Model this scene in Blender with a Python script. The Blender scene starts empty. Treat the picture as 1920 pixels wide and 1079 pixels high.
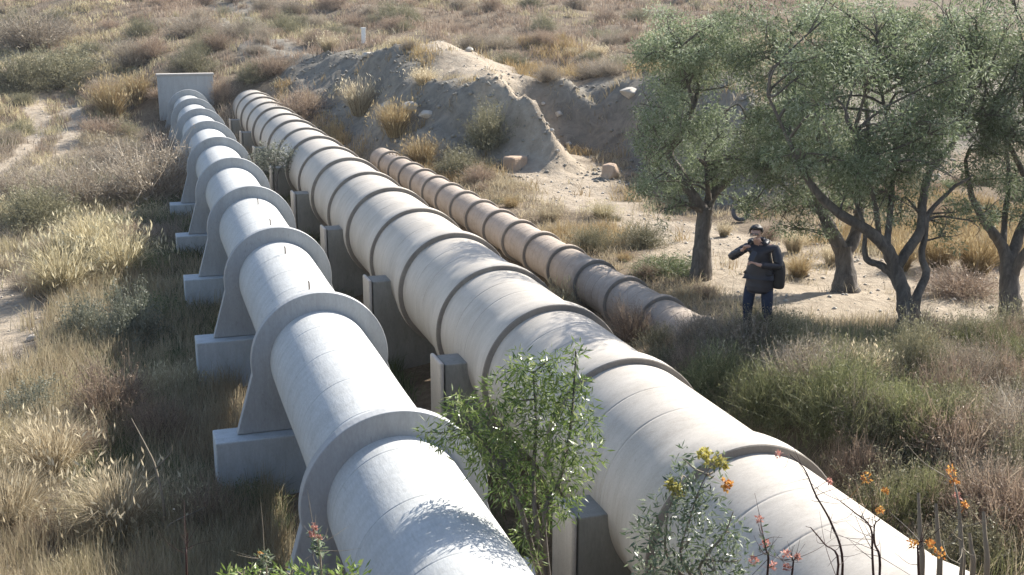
import bpy, bmesh, math, random
import numpy as np
from mathutils import Vector, Matrix

R = math.radians
rng = np.random.default_rng(11)
random.seed(5)
SC = bpy.context.scene
COL = SC.collection

# ------------------------------------------------------------------ camera
CAM_Z = 8.0
PITCH = math.atan(535 / 2200.0)
YAW = math.atan(752 / math.hypot(2200.0, 535.0))
cam_d = bpy.data.cameras.new('camera')
cam_d.sensor_width = 36.0
cam_d.lens = 36.0 * 2200 / 1920
cam_d.clip_start = 0.1
cam_d.clip_end = 2000
cam = bpy.data.objects.new('camera', cam_d)
cam.location = (0, 0, CAM_Z)
cam.rotation_euler = (R(90) - PITCH, 0, -YAW)
COL.objects.link(cam)
SC.camera = cam

# ------------------------------------------------------------------ sky and sun
SUN_EL, SUN_AZ = R(36), R(25)          # azimuth measured from +X towards +Y
sun_vec = Vector((math.cos(SUN_EL) * math.cos(SUN_AZ), math.cos(SUN_EL) * math.sin(SUN_AZ), math.sin(SUN_EL)))
w = bpy.data.worlds.new('World'); SC.world = w; w.use_nodes = True
nt = w.node_tree; nt.nodes.clear()
sky = nt.nodes.new('ShaderNodeTexSky'); sky.sky_type = 'NISHITA'; sky.sun_disc = False
sky.sun_elevation = SUN_EL
sky.sun_rotation = R(90) - SUN_AZ
sky.altitude = 200; sky.air_density = 1.0; sky.dust_density = 1.5; sky.ozone_density = 1.0
bg = nt.nodes.new('ShaderNodeBackground'); bg.inputs['Strength'].default_value = 0.105
wo = nt.nodes.new('ShaderNodeOutputWorld')
nt.links.new(sky.outputs[0], bg.inputs[0]); nt.links.new(bg.outputs[0], wo.inputs[0])
sd = bpy.data.lights.new('sun', 'SUN'); sd.energy = 5.0; sd.angle = R(0.5); sd.color = (1.0, 0.945, 0.86)
so = bpy.data.objects.new('sun', sd); COL.objects.link(so)
so.rotation_euler = (-sun_vec).to_track_quat('-Z', 'Y').to_euler()
so.location = sun_vec * 60
SC.view_settings.view_transform = 'Standard'
SC.view_settings.look = 'None'
SC.view_settings.exposure = 1.27
SC.view_settings.gamma = 1.0
SC.view_settings.use_curve_mapping = False

# ------------------------------------------------------------------ helpers
fw = np.array([math.sin(YAW) * math.cos(PITCH), math.cos(YAW) * math.cos(PITCH), -math.sin(PITCH)])
rt = np.array([math.cos(YAW), -math.sin(YAW), 0.0])
upv = np.cross(rt, fw)

def at_depth(px, py, d):
    """world point seen at photo pixel (px,py), d metres in front of the camera"""
    v = fw + rt * (px - 960) / 2200.0 + upv * (540 - py) / 2200.0
    return np.array([0, 0, CAM_Z]) + v * d

def on_z(px, py, z):
    v = fw + rt * (px - 960) / 2200.0 + upv * (540 - py) / 2200.0
    return np.array([0, 0, CAM_Z]) + v * ((z - CAM_Z) / v[2])

def tag(o, label=None, cat=None, group=None, kind=None):
    if label: o['label'] = label
    if cat: o['category'] = cat
    if group: o['group'] = group
    if kind: o['kind'] = kind
    return o

def empty(name, loc=(0, 0, 0), rz=0.0):
    o = bpy.data.objects.new(name, None)
    o.location = loc; o.rotation_euler = (0, 0, rz)
    COL.objects.link(o)
    return o

def link_mesh(name, me, mat=None, parent=None, loc=(0, 0, 0), rz=0.0):
    if mat is not None and not me.materials:
        me.materials.append(mat)
    o = bpy.data.objects.new(name, me)
    o.location = loc; o.rotation_euler = (0, 0, rz)
    COL.objects.link(o)
    if parent: o.parent = parent
    return o

def np_mesh(name, V, F, attrs=None, smooth=False):
    """V (n,3), F (m,4) quads"""
    V = np.asarray(V, np.float32).reshape(-1, 3); F = np.asarray(F, np.int32)
    k = F.shape[1]
    me = bpy.data.meshes.new(name)
    me.vertices.add(len(V)); me.vertices.foreach_set('co', V.ravel())
    me.loops.add(F.size); me.loops.foreach_set('vertex_index', F.ravel())
    me.polygons.add(len(F))
    me.polygons.foreach_set('loop_start', np.arange(0, F.size, k, dtype=np.int32))
    me.polygons.foreach_set('loop_total', np.full(len(F), k, np.int32))
    if smooth: me.polygons.foreach_set('use_smooth', np.ones(len(F), bool))
    me.update(calc_edges=True)
    for an, av in (attrs or {}).items():
        a = me.attributes.new(an, 'FLOAT', 'POINT')
        a.data.foreach_set('value', np.asarray(av, np.float32))
    return me

def bm_mesh(name, bm, smooth=False):
    bmesh.ops.recalc_face_normals(bm, faces=bm.faces)
    me = bpy.data.meshes.new(name); bm.to_mesh(me); bm.free()
    if smooth:
        for p in me.polygons: p.use_smooth = True
    return me

def box(bm, c, s, bevel=0.0, rz=0.0):
    m = Matrix.Translation(c) @ Matrix.Rotation(rz, 4, 'Z') @ Matrix.Diagonal((s[0], s[1], s[2], 1))
    r = bmesh.ops.create_cube(bm, size=1.0, matrix=m)
    if bevel:
        es = list({e for v in r['verts'] for e in v.link_edges})
        bmesh.ops.bevel(bm, geom=es, offset=bevel, segments=2, profile=0.5, affect='EDGES')

def smoothstep(x): x = np.clip(x, 0, 1); return x * x * (3 - 2 * x)

# cheap vectorised value noise
_nt = rng.random((64, 64))
def vnoise(x, y, s, o=0.0):
    x = np.asarray(x) / s + 17.3 + o; y = np.asarray(y) / s + 5.7 + o * 1.7
    xi = np.floor(x).astype(int); yi = np.floor(y).astype(int)
    fx = x - xi; fy = y - yi; fx = fx * fx * (3 - 2 * fx); fy = fy * fy * (3 - 2 * fy)
    a = _nt[xi % 64, yi % 64]; b = _nt[(xi + 1) % 64, yi % 64]
    c = _nt[xi % 64, (yi + 1) % 64]; d = _nt[(xi + 1) % 64, (yi + 1) % 64]
    return (a * (1 - fx) + b * fx) * (1 - fy) + (c * (1 - fx) + d * fx) * fy - 0.5

# ------------------------------------------------------------------ materials
def new_mat(name):
    m = bpy.data.materials.new(name); m.use_nodes = True
    n = m.node_tree; n.nodes.clear()
    out = n.nodes.new('ShaderNodeOutputMaterial')
    return m, n, out

def dim(stops, k=0.74): return [(p, tuple(c * k for c in col)) for p, col in stops]

def ramp(n, fac, stops):
    r = n.nodes.new('ShaderNodeValToRGB')
    el = r.color_ramp.elements
    while len(el) > 1: el.remove(el[-1])
    el[0].position = stops[0][0]; el[0].color = (*stops[0][1], 1)
    for p, c in stops[1:]:
        e = el.new(p); e.color = (*c, 1)
    n.links.new(fac, r.inputs[0])
    return r.outputs[0]

def noise(n, scale, detail=4, rough=0.55, vec=None, dist=0.0):
    t = n.nodes.new('ShaderNodeTexNoise'); t.inputs['Scale'].default_value = scale
    t.inputs['Detail'].default_value = detail; t.inputs['Roughness'].default_value = rough
    t.inputs['Distortion'].default_value = dist
    if vec is not None: n.links.new(vec, t.inputs['Vector'])
    return t.outputs['Fac']

def mapped(n, scale=(1, 1, 1)):
    tc = n.nodes.new('ShaderNodeTexCoord'); mp = n.nodes.new('ShaderNodeMapping')
    mp.inputs['Scale'].default_value = scale
    n.links.new(tc.outputs['Object'], mp.inputs['Vector'])
    return mp.outputs[0]

def mix(n, fac, a, b, mode='MIX'):
    m = n.nodes.new('ShaderNodeMix'); m.data_type = 'RGBA'; m.blend_type = mode
    if isinstance(fac, (int, float)): m.inputs[0].default_value = fac
    else: n.links.new(fac, m.inputs[0])
    for i, v in ((6, a), (7, b)):
        if isinstance(v, tuple): m.inputs[i].default_value = (*v, 1)
        else: n.links.new(v, m.inputs[i])
    return m.outputs[2]

def concrete(name, c0, c1, stain, rough=0.75, bump=0.25, stretch=(1, 1, 1), stain_amt=0.35, streak=0.3):
    m, n, out = new_mat(name)
    v = mapped(n, stretch)
    base = ramp(n, noise(n, 1.1, 6, 0.6, v), [(0.3, c0), (0.7, c1)])
    st = ramp(n, noise(n, 2.6, 8, 0.7, v, 0.6), [(0.52, (0, 0, 0)), (0.74, (stain_amt,) * 3)])
    col = mix(n, st, base, stain)
    sv = mapped(n, (2.2, 5.5, .45))
    drip = ramp(n, noise(n, 1.6, 7, 0.75, sv), [(0.42, (0.70, 0.68, 0.64)), (0.56, (1.0, 1.0, 1.0))])
    col = mix(n, streak, col, drip, 'MULTIPLY')
    spots = ramp(n, noise(n, 19, 2, 0.4, v), [(0.27, (0.62, 0.60, 0.56)), (0.33, (1.0, 1.0, 1.0))])
    col = mix(n, streak, col, spots, 'MULTIPLY')
    fine = ramp(n, noise(n, 45, 3, 0.6, v), [(0.3, (0.86,) * 3), (0.7, (1.0,) * 3)])
    col = mix(n, 1.0, col, fine, 'MULTIPLY')
    b = n.nodes.new('ShaderNodeBsdfPrincipled'); b.inputs['Roughness'].default_value = rough
    n.links.new(col, b.inputs['Base Color'])
    bp = n.nodes.new('ShaderNodeBump'); bp.inputs['Strength'].default_value = bump; bp.inputs['Distance'].default_value = 0.02
    n.links.new(noise(n, 14, 6, 0.65, v), bp.inputs['Height']); n.links.new(bp.outputs[0], b.inputs['Normal'])
    n.links.new(b.outputs[0], out.inputs[0])
    return m

M = {}
M['pipe_white'] = concrete('pale_painted_concrete', (0.45, 0.46, 0.45), (0.56, 0.565, 0.545), (0.34, 0.335, 0.30), 0.85, 0.25, (1, 0.25, 1), 0.25)
M['ring_white'] = concrete('painted_ring_concrete', (0.35, 0.355, 0.355), (0.44, 0.445, 0.435), (0.24, 0.24, 0.23), 0.7, 0.2, (1, 1, 0.4), 0.3)
M['footing'] = concrete('grey_footing_concrete', (0.44, 0.47, 0.48), (0.58, 0.60, 0.60), (0.28, 0.29, 0.28), 0.85, 0.5, (1, 1, 0.4), 0.5)
M['pipe_beige'] = concrete('weathered_beige_concrete', (0.405, 0.37, 0.32), (0.49, 0.45, 0.395), (0.31, 0.265, 0.215), 0.75, 0.15, (1, 1.6, 1), 0.3)
M['pipe_brown'] = concrete('brown_weathered_concrete', (0.34, 0.275, 0.215), (0.45, 0.37, 0.30), (0.19, 0.14, 0.10), 0.8, 0.5, (1, 0.5, 1), 0.6)
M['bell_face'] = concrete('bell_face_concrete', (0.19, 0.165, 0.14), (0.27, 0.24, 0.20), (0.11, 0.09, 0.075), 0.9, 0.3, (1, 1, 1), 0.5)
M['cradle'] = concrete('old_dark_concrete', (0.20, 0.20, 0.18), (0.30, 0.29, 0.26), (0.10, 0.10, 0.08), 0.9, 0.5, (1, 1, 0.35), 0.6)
M['cradle_end'] = concrete('lit_end_and_coping_concrete', (0.40, 0.37, 0.33), (0.52, 0.485, 0.44), (0.25, 0.22, 0.18), 0.8, 0.3, (1, 1, 1), 0.3)  # on the cradle ends the pale tone imitates light bounced off the white pipe
M['rock'] = concrete('pale_rock', (0.42, 0.38, 0.32), (0.58, 0.53, 0.46), (0.28, 0.24, 0.2), 0.9, 1.0, (1, 1, 1), 0.5)
M['boulder'] = concrete('orange_rock', (0.40, 0.27, 0.18), (0.56, 0.42, 0.30), (0.25, 0.17, 0.12), 0.9, 1.0, (1, 1, 1), 0.4)

def foliage(name, stops, gloss=0.0, transl=0.3, rough=0.5, k=0.78):
    stops = [(p, tuple(c * k for c in col)) for p, col in stops]
    m, n, out = new_mat(name)
    at = n.nodes.new('ShaderNodeAttribute'); at.attribute_name = 'var'
    oi = n.nodes.new('ShaderNodeObjectInfo')
    col = ramp(n, at.outputs['Fac'], stops)
    hv = n.nodes.new('ShaderNodeHueSaturation')
    mr = n.nodes.new('ShaderNodeMapRange'); n.links.new(oi.outputs['Random'], mr.inputs[0])
    mr.inputs[3].default_value = 0.8; mr.inputs[4].default_value = 1.2
    n.links.new(mr.outputs[0], hv.inputs['Value']); n.links.new(col, hv.inputs['Color'])
    d = n.nodes.new('ShaderNodeBsdfPrincipled'); d.inputs['Roughness'].default_value = rough
    d.inputs['Specular IOR Level'].default_value = gloss
    n.links.new(hv.outputs[0], d.inputs['Base Color'])
    t = n.nodes.new('ShaderNodeBsdfTranslucent'); n.links.new(hv.outputs[0], t.inputs[0])
    mx = n.nodes.new('ShaderNodeMixShader'); mx.inputs[0].default_value = transl
    n.links.new(d.outputs[0], mx.inputs[1]); n.links.new(t.outputs[0], mx.inputs[2])
    n.links.new(mx.outputs[0], out.inputs[0])
    return m

def S(*cols):
    k = len(cols)
    return [(i / (k - 1), c) for i, c in enumerate(cols)]

M['straw'] = foliage('dry_straw', S((0.24, 0.195, 0.11), (0.47, 0.40, 0.235), (0.61, 0.53, 0.33), (0.74, 0.67, 0.47)), 0.1, 0.4)
M['brown_grass'] = foliage('brown_dry_grass', S((0.24, 0.185, 0.12), (0.49, 0.40, 0.265), (0.62, 0.525, 0.355), (0.78, 0.69, 0.50)), 0.1, 0.45)
M['twig_grey'] = foliage('grey_brown_twigs', S((0.17, 0.14, 0.11), (0.35, 0.29, 0.22), (0.47, 0.40, 0.31), (0.60, 0.53, 0.42)), 0.1, 0.3)
M['twig_brown'] = foliage('red_brown_twigs', S((0.15, 0.105, 0.08), (0.32, 0.235, 0.175), (0.45, 0.345, 0.255), (0.58, 0.47, 0.35)), 0.1, 0.3)
M['olive_scrub'] = foliage('olive_green_scrub', S((0.11, 0.11, 0.065), (0.22, 0.21, 0.125), (0.31, 0.29, 0.18), (0.44, 0.40, 0.27)), 0.15)
M['broom'] = foliage('green_broom', S((0.08, 0.095, 0.045), (0.18, 0.20, 0.09), (0.28, 0.29, 0.135), (0.42, 0.40, 0.22)), 0.15, 0.35)
M['herb'] = foliage('dark_green_herbs', S((0.06, 0.09, 0.04), (0.13, 0.18, 0.075), (0.20, 0.25, 0.11), (0.32, 0.33, 0.18)), 0.2, 0.35)
M['golden'] = foliage('golden_grass', S((0.24, 0.16, 0.07), (0.42, 0.30, 0.15), (0.55, 0.42, 0.22), (0.66, 0.54, 0.33)), 0.1)
M['silver'] = foliage('grey_green_leaves', S((0.08, 0.095, 0.06), (0.17, 0.185, 0.13), (0.26, 0.27, 0.20), (0.40, 0.40, 0.32)), 0.3)
M['olive_leaf'] = foliage('olive_leaves', S((0.08, 0.11, 0.05), (0.185, 0.23, 0.12), (0.29, 0.34, 0.20), (0.49, 0.53, 0.39)), 0.25, 0.40, 0.6, k=0.82)
M['willow_leaf'] = foliage('bright_green_leaves', S((0.07, 0.12, 0.025), (0.16, 0.24, 0.055), (0.26, 0.35, 0.09), (0.46, 0.50, 0.22)), 0.5, 0.4, 0.35)
M['acacia_leaf'] = foliage('dusty_green_leaves', S((0.06, 0.095, 0.05), (0.13, 0.185, 0.10), (0.22, 0.27, 0.16), (0.46, 0.50, 0.38)), 0.5, 0.35, 0.35)
M['orange'] = foliage('orange_petals', S((0.55, 0.20, 0.06), (0.75, 0.36, 0.10), (0.88, 0.56, 0.18)), 0.1, 0.4)
M['pink'] = foliage('pink_petals', S((0.50, 0.20, 0.16), (0.66, 0.33, 0.27), (0.78, 0.50, 0.42)), 0.1, 0.4)
M['yellow'] = foliage('yellow_petals', S((0.40, 0.34, 0.08), (0.55, 0.50, 0.14), (0.68, 0.64, 0.26)), 0.1, 0.4)
M['stalk_red'] = foliage('dark_red_stalks', S((0.06, 0.03, 0.025), (0.15, 0.075, 0.06), (0.26, 0.16, 0.13)), 0.2, 0.0)
M['stalk_pale'] = foliage('pale_dry_stalks', S((0.28, 0.24, 0.18), (0.42, 0.37, 0.29), (0.55, 0.50, 0.40)), 0.1, 0.0)

def bark_mat():
    m, n, out = new_mat('olive_bark')
    v = mapped(n, (1, 1, 0.35))
    col = ramp(n, noise(n, 9, 7, 0.7, v, 0.5), [(0.3, (0.045, 0.038, 0.03)), (0.55, (0.13, 0.11, 0.09)), (0.8, (0.24, 0.21, 0.175))])
    b = n.nodes.new('ShaderNodeBsdfPrincipled'); b.inputs['Roughness'].default_value = 0.9
    n.links.new(col, b.inputs['Base Color'])
    bp = n.nodes.new('ShaderNodeBump'); bp.inputs['Strength'].default_value = 1.0; bp.inputs['Distance'].default_value = 0.04
    n.links.new(noise(n, 14, 6, 0.7, v), bp.inputs['Height']); n.links.new(bp.outputs[0], b.inputs['Normal'])
    n.links.new(b.outputs[0], out.inputs[0]); return m
M['bark'] = bark_mat()
M['clod'] = concrete('clay_clods', (0.20, 0.185, 0.155), (0.32, 0.29, 0.24), (0.14, 0.12, 0.10), 0.95, 0.8)

def plain(name, c, rough=0.6, spec=0.4, var=0.15, scale=20, bump=0.0):
    m, n, out = new_mat(name)
    v = mapped(n)
    col = ramp(n, noise(n, scale, 4, 0.6, v), [(0.3, tuple(x * (1 - var) for x in c)), (0.7, tuple(min(1, x * (1 + var)) for x in c))])
    b = n.nodes.new('ShaderNodeBsdfPrincipled'); b.inputs['Roughness'].default_value = rough
    b.inputs['Specular IOR Level'].default_value = spec
    n.links.new(col, b.inputs['Base Color'])
    if bump:
        bp = n.nodes.new('ShaderNodeBump'); bp.inputs['Strength'].default_value = bump; bp.inputs['Distance'].default_value = 0.01
        n.links.new(noise(n, scale * 2, 4, 0.6, v), bp.inputs['Height']); n.links.new(bp.outputs[0], b.inputs['Normal'])
    n.links.new(b.outputs[0], out.inputs[0]); return m
M['skin'] = plain('skin', (0.42, 0.25, 0.18), 0.5)
M['hair'] = plain('black_hair', (0.02, 0.016, 0.014), 0.5)
M['jacket'] = plain('navy_jacket', (0.013, 0.013, 0.019), 0.5, 0.4, 0.3, 12, 0.4)
M['jeans'] = plain('blue_denim', (0.018, 0.027, 0.05), 0.85, 0.2, 0.35, 9, 0.3)
M['black'] = plain('black_fabric', (0.012, 0.012, 0.014), 0.6, 0.3)
M['shoe'] = plain('dark_shoe', (0.03, 0.027, 0.025), 0.6)
M['lens'] = plain('dark_glass', (0.01, 0.01, 0.012), 0.1, 0.8)
M['phone'] = plain('phone_case', (0.03, 0.03, 0.035), 0.25, 0.6)
M['rubber'] = plain('tyre_rubber', (0.11, 0.11, 0.12), 0.8, 0.2, 0.3, 15)
M['white_paint'] = plain('white_post_paint', (0.78, 0.77, 0.73), 0.7)
M['metal'] = plain('rusty_rod', (0.10, 0.07, 0.05), 0.7)

# ------------------------------------------------------------------ terrain
XK = np.array([-90, -25, -8, -3, 0.5, 2.7, 4.2, 5.7, 7.0, 8.4, 10, 14, 20, 32, 140], float)
YK = np.array([-40, 0, 3, 6, 9, 12, 15, 16.8, 20, 28, 36, 42, 47, 51, 58, 61.6, 63.2, 66, 75, 90, 120, 170, 250, 420], float)
ZT = np.array([
 [6.5]*15,
 [6.4]*15,
 [5.6]*15,
 [4.0]*9+[4.1,4.2,4.2,4.2,4.2,4.2],
 [2.1,2.1,2.1,2.0,1.8,1.5,1.2,1.3,2.0,2.6,2.8,2.8,2.8,2.8,3.0],
 [1.0,0.9,0.9,0.9,0.9,0.9,0.8,1.0,2.6,3.3,3.1,2.6,2.6,2.6,2.8],
 [0.9,0.7,0.6,0.6,0.8,0.8,0.7,0.9,2.7,3.5,2.95,2.6,2.6,2.6,2.8],
 [0.9,0.7,0.6,0.6,0.7,0.8,0.7,0.9,2.2,2.95,2.65,2.6,2.6,2.6,2.8],
 [1.0,0.7,0.6,0.6,0.7,0.8,0.8,0.9,1.7,2.35,2.6,2.6,2.6,2.6,2.8],
 [1.2,0.8,0.7,0.6,0.7,0.9,0.9,1.0,1.8,2.45,2.6,2.6,2.65,2.7,3.0],
 [1.5,1.0,0.8,0.8,1.0,1.2,1.2,1.4,2.1,2.65,2.75,2.75,2.8,3.0,3.5],
 [1.8,1.1,0.9,1.0,1.1,1.2,1.3,1.5,2.3,3.0,2.9,2.9,3.0,3.2,4.0],
 [2.0,1.2,1.1,1.2,1.3,1.3,1.4,1.6,2.4,3.4,3.2,3.1,3.2,3.6,4.6],
 [2.2,1.4,1.3,1.4,1.5,1.5,1.6,1.8,2.6,3.9,3.6,3.4,3.5,4.2,5.0],
 [2.5,1.7,1.6,1.7,1.8,1.8,2.0,2.2,3.1,4.3,4.3,4.2,4.3,4.8,5.4],
 [2.6,1.8,1.7,1.9,2.0,2.0,2.5,3.4,4.2,4.7,4.7,4.6,4.7,5.0,5.5],
 [2.7,1.9,1.75,2.0,2.6,4.0,4.1,4.3,4.5,4.8,4.8,4.8,4.9,5.1,5.6],
 [2.8,2.0,1.8,2.3,3.4,4.5,4.6,4.6,4.8,5.0,5.1,5.2,5.3,5.5,5.8],
 [3.6,3.0,2.5,3.2,4.2,5.1,5.3,5.4,5.5,5.7,5.8,5.9,6.0,6.2,6.8],
 [5.6,5.0,4.8,5.2,6.0,6.6,6.8,6.8,6.9,6.9,7.0,7.0,7.1,7.4,8.4],
 [10,9.4,9.2,9.2,9.6,9.8,10,10,10,10,10,10,10.2,10.6,12],
 [18]*15,
 [30]*15,
 [52]*15], float)
BANK = np.array([(9, 300), (7.8, 120), (6.4, 69), (7.9, 61), (8.5, 53), (8.5, 47), (8.1, 42.5), (9.2, 38.6), (10.8, 37.3), (11.6, 35.6), (12.4, 34.2), (13.8, 33.9), (14.6, 36.5),
                 (14.9, 40.5), (16.0, 40.0), (16.1, 36.0), (15.3, 32.5), (14.6, 29.5), (15.3, 27.6), (17.5, 27.0), (20.5, 28.5), (26, 33), (36, 38), (60, 42), (140, 48), (300, 50), (300, 300)], float)

def inside(x, y, pl):
    r = np.zeros(x.shape, bool)
    for (ax, ay), (bx, by) in zip(pl, np.roll(pl, -1, 0)):
        c = (ay > y) != (by > y)
        with np.errstate(divide='ignore', invalid='ignore'):
            xi = (bx - ax) * (y - ay) / (by - ay if by != ay else 1e-9) + ax
        r ^= c & (x < xi)
    return r

def seg_dist(x, y, pl):
    best = np.full(x.shape, 1e9); sgn = np.ones(x.shape)
    for (ax, ay), (bx, by) in zip(pl[:-1], pl[1:]):
        dx, dy = bx - ax, by - ay; L = dx * dx + dy * dy
        t = np.clip(((x - ax) * dx + (y - ay) * dy) / L, 0, 1)
        d = np.hypot(x - ax - t * dx, y - ay - t * dy)
        s = np.sign(dx * (y - ay) - dy * (x - ax))
        m = d < best
        best = np.where(m, d, best); sgn = np.where(m, s, sgn)
    return best, sgn

def table(x, y):
    x = np.clip(x, XK[0], XK[-1]); y = np.clip(y, YK[0], YK[-1])
    i = np.clip(np.searchsorted(XK, x, 'right') - 1, 0, len(XK) - 2)
    j = np.clip(np.searchsorted(YK, y, 'right') - 1, 0, len(YK) - 2)
    fx = (x - XK[i]) / (XK[i + 1] - XK[i]); fy = (y - YK[j]) / (YK[j + 1] - YK[j])
    return (ZT[j, i] * (1 - fx) + ZT[j, i + 1] * fx) * (1 - fy) + (ZT[j + 1, i] * (1 - fx) + ZT[j + 1, i + 1] * fx) * fy

def bank_t(x, y):
    d, _ = seg_dist(x, y, BANK)
    d = np.where(inside(x, y, BANK), d, -d)
    return d + 0.5 * vnoise(x, y, 1.6, 3) + 0.25 * vnoise(x, y, 0.6, 5)

def hgt(x, y):
    x = np.asarray(x, float); y = np.asarray(y, float)
    z = (table(x, y) * 2 + table(x + .8, y) + table(x - .8, y) + table(x, y + .8) + table(x, y - .8)) / 6
    t = bank_t(x, y)
    top = 5.15 + .75 * np.exp(-((x - 12.8) / 2.6) ** 2) + 0.5 * smoothstep((x - 15) / 6) + 0.004 * np.clip(y - 45, 0, 200) + 0.9 * vnoise(x, y, 7, 9) + 0.55 * vnoise(x, y, 2.2, 2) + .25 * vnoise(x, y, .9, 12)
    f = smoothstep(t / 2.5) * smoothstep((130 - y) / 50) * (y < 130)
    top = np.maximum(top, z)
    z = z * (1 - f) + top * f
    far = np.clip((y - 30) / 60, 0, 1)
    fb = np.clip((t + .3) / .6, 0, 1) * np.clip((3.4 - t) / 1.2, 0, 1) * (y < 70)
    z = z + fb * (.42 * vnoise(x + .6 * y, y * .5, .8, 13) + .28 * vnoise(x, y, .45, 14))
    z = z + 0.12 * vnoise(x, y, 1.1, 1) + 0.05 * vnoise(x, y, 0.4, 4) + (0.15 + 1.2 * far) * vnoise(x, y, 5, 6) * np.clip((y - 8) / 20, 0.2, 1)
    z = z + 1.3 * vnoise(x, y, 8, 11) * np.clip((y - 55) / 30, 0, 1) * (1 - f) + 3.0 * vnoise(x, y, 16, 7) * np.clip((y - 75) / 80, 0, 1)
    return z

PATH_A = np.array([(-9, 30), (-6.5, 42), (-4.3, 50), (-3.4, 56), (-3.0, 63), (-3.6, 72), (-6, 84), (-12, 100)], float)
PATH_B = np.array([(-5.0, 22), (-3.3, 25.5), (-3.0, 28.5), (-4.2, 33), (-8, 37)], float)
PATH_C = np.array([(40, 12), (24, 14.8), (17, 17.0), (13.0, 19.5), (12.5, 25), (12.2, 30), (12.9, 33.6), (13.3, 36), (13.4, 38), (13.4, 42), (13.4, 48), (15, 60)], float)

def path_amt(x, y):
    n1 = 0.7 * vnoise(x, y, 1.3, 8) + 0.5 * vnoise(x, y, 0.5, 8)
    dA = seg_dist(x, y, PATH_A)[0]
    a = 1 - smoothstep((np.abs(dA - .85) + .45 * n1 - .45) / 0.28)
    b = 1 - smoothstep((seg_dist(x, y, PATH_B)[0] + n1 - 0.9) / 0.6)
    wC = np.interp(y, [15, 20, 27, 33, 36, 60], [3.1, 1.9, .3, 1.1, 1.2, 0.9])
    c = 1 - smoothstep((seg_dist(x, y, PATH_C)[0] + n1 * 1.4 - wC) / 0.9)
    return np.maximum(np.maximum(a, b), c)

def axis(segs):
    out = []
    for a, b, s in segs: out += list(np.arange(a, b, s))
    return np.array(out)
gx = axis([(-130, -40, 6), (-40, -12, 1.5), (-12, -5, 0.5), (-5, 20, 0.22), (20, 32, 0.5), (32, 60, 1.5), (60, 220, 6)])
gy = axis([(-40, 0, 4), (0, 8, 0.6), (8, 52, 0.22), (52, 90, 0.5), (90, 160, 1.2), (160, 430, 5)])
GX, GY = np.meshgrid(gx, gy)
GZ = hgt(GX, GY)
nx, ny = len(gx), len(gy)
idx = np.arange(nx * ny).reshape(ny, nx)
Fq = np.stack([idx[:-1, :-1], idx[:-1, 1:], idx[1:, 1:], idx[1:, :-1]], -1).reshape(-1, 4)
me = np_mesh('ground', np.stack([GX, GY, GZ], -1), Fq, {'path': path_amt(GX, GY).ravel(),
     'bank': (smoothstep((bank_t(GX, GY) + .3) / .8) * (1 - smoothstep((bank_t(GX, GY) - 3.0) / 1.0))).ravel()}, smooth=True)

def ground_mat():
    m, n, out = new_mat('dry_earth')
    v = mapped(n)
    soil = ramp(n, noise(n, 0.7, 8, 0.65, v), dim([(0.25, (0.16, 0.12, 0.085)), (0.5, (0.30, 0.235, 0.165)), (0.75, (0.42, 0.34, 0.24))], .64))
    lit = ramp(n, noise(n, 7, 6, 0.75, v, 1.0), [(0.35, (0.55,) * 3), (0.65, (1.15,) * 3)])
    soil = mix(n, 1.0, soil, lit, 'MULTIPLY')
    dust = ramp(n, noise(n, 3.0, 8, 0.7, v), dim([(0.3, (0.33, 0.27, 0.20)), (0.7, (0.56, 0.475, 0.37))], .76))
    clay = ramp(n, noise(n, 1.8, 8, 0.7, v, 0.8), dim([(0.25, (0.17, 0.155, 0.13)), (0.5, (0.32, 0.29, 0.24)), (0.8, (0.50, 0.45, 0.365))], .66))
    a = n.nodes.new('ShaderNodeAttribute'); a.attribute_name = 'bank'
    col = mix(n, a.outputs['Fac'], soil, clay)
    p = n.nodes.new('ShaderNodeAttribute'); p.attribute_name = 'path'
    col = mix(n, p.outputs['Fac'], col, dust)
    b = n.nodes.new('ShaderNodeBsdfPrincipled'); b.inputs['Roughness'].default_value = 0.95
    b.inputs['Specular IOR Level'].default_value = 0.1
    n.links.new(col, b.inputs['Base Color'])
    bp = n.nodes.new('ShaderNodeBump'); bp.inputs['Strength'].default_value = 0.9; bp.inputs['Distance'].default_value = 0.12
    n.links.new(noise(n, 3.5, 10, 0.7, v), bp.inputs['Height']); n.links.new(bp.outputs[0], b.inputs['Normal'])
    n.links.new(b.outputs[0], out.inputs[0]); return m
M['ground'] = ground_mat()
tag(link_mesh('ground', me, M['ground']), kind='structure')

def gz(x, y): return float(hgt(np.array([x]), np.array([y]))[0])

# ------------------------------------------------------------------ pipelines
U = 4.2
def lathe_y(prof, cx, cz, seg=72):
    """prof: list of (y, r); surface of revolution about the axis (cx, *, cz)"""
    P = np.array(prof); t = np.linspace(0, 2 * np.pi, seg, endpoint=False)
    V = np.stack([cx + P[:, 1:2] * np.sin(t), np.repeat(P[:, :1], seg, 1), cz + P[:, 1:2] * np.cos(t)], -1)
    i = np.arange(len(P) * seg).reshape(len(P), seg); j = np.roll(i, -1, 1)
    F = np.stack([i[:-1], j[:-1], j[1:], i[1:]], -1).reshape(-1, 4)
    return V.reshape(-1, 3), F

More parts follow.
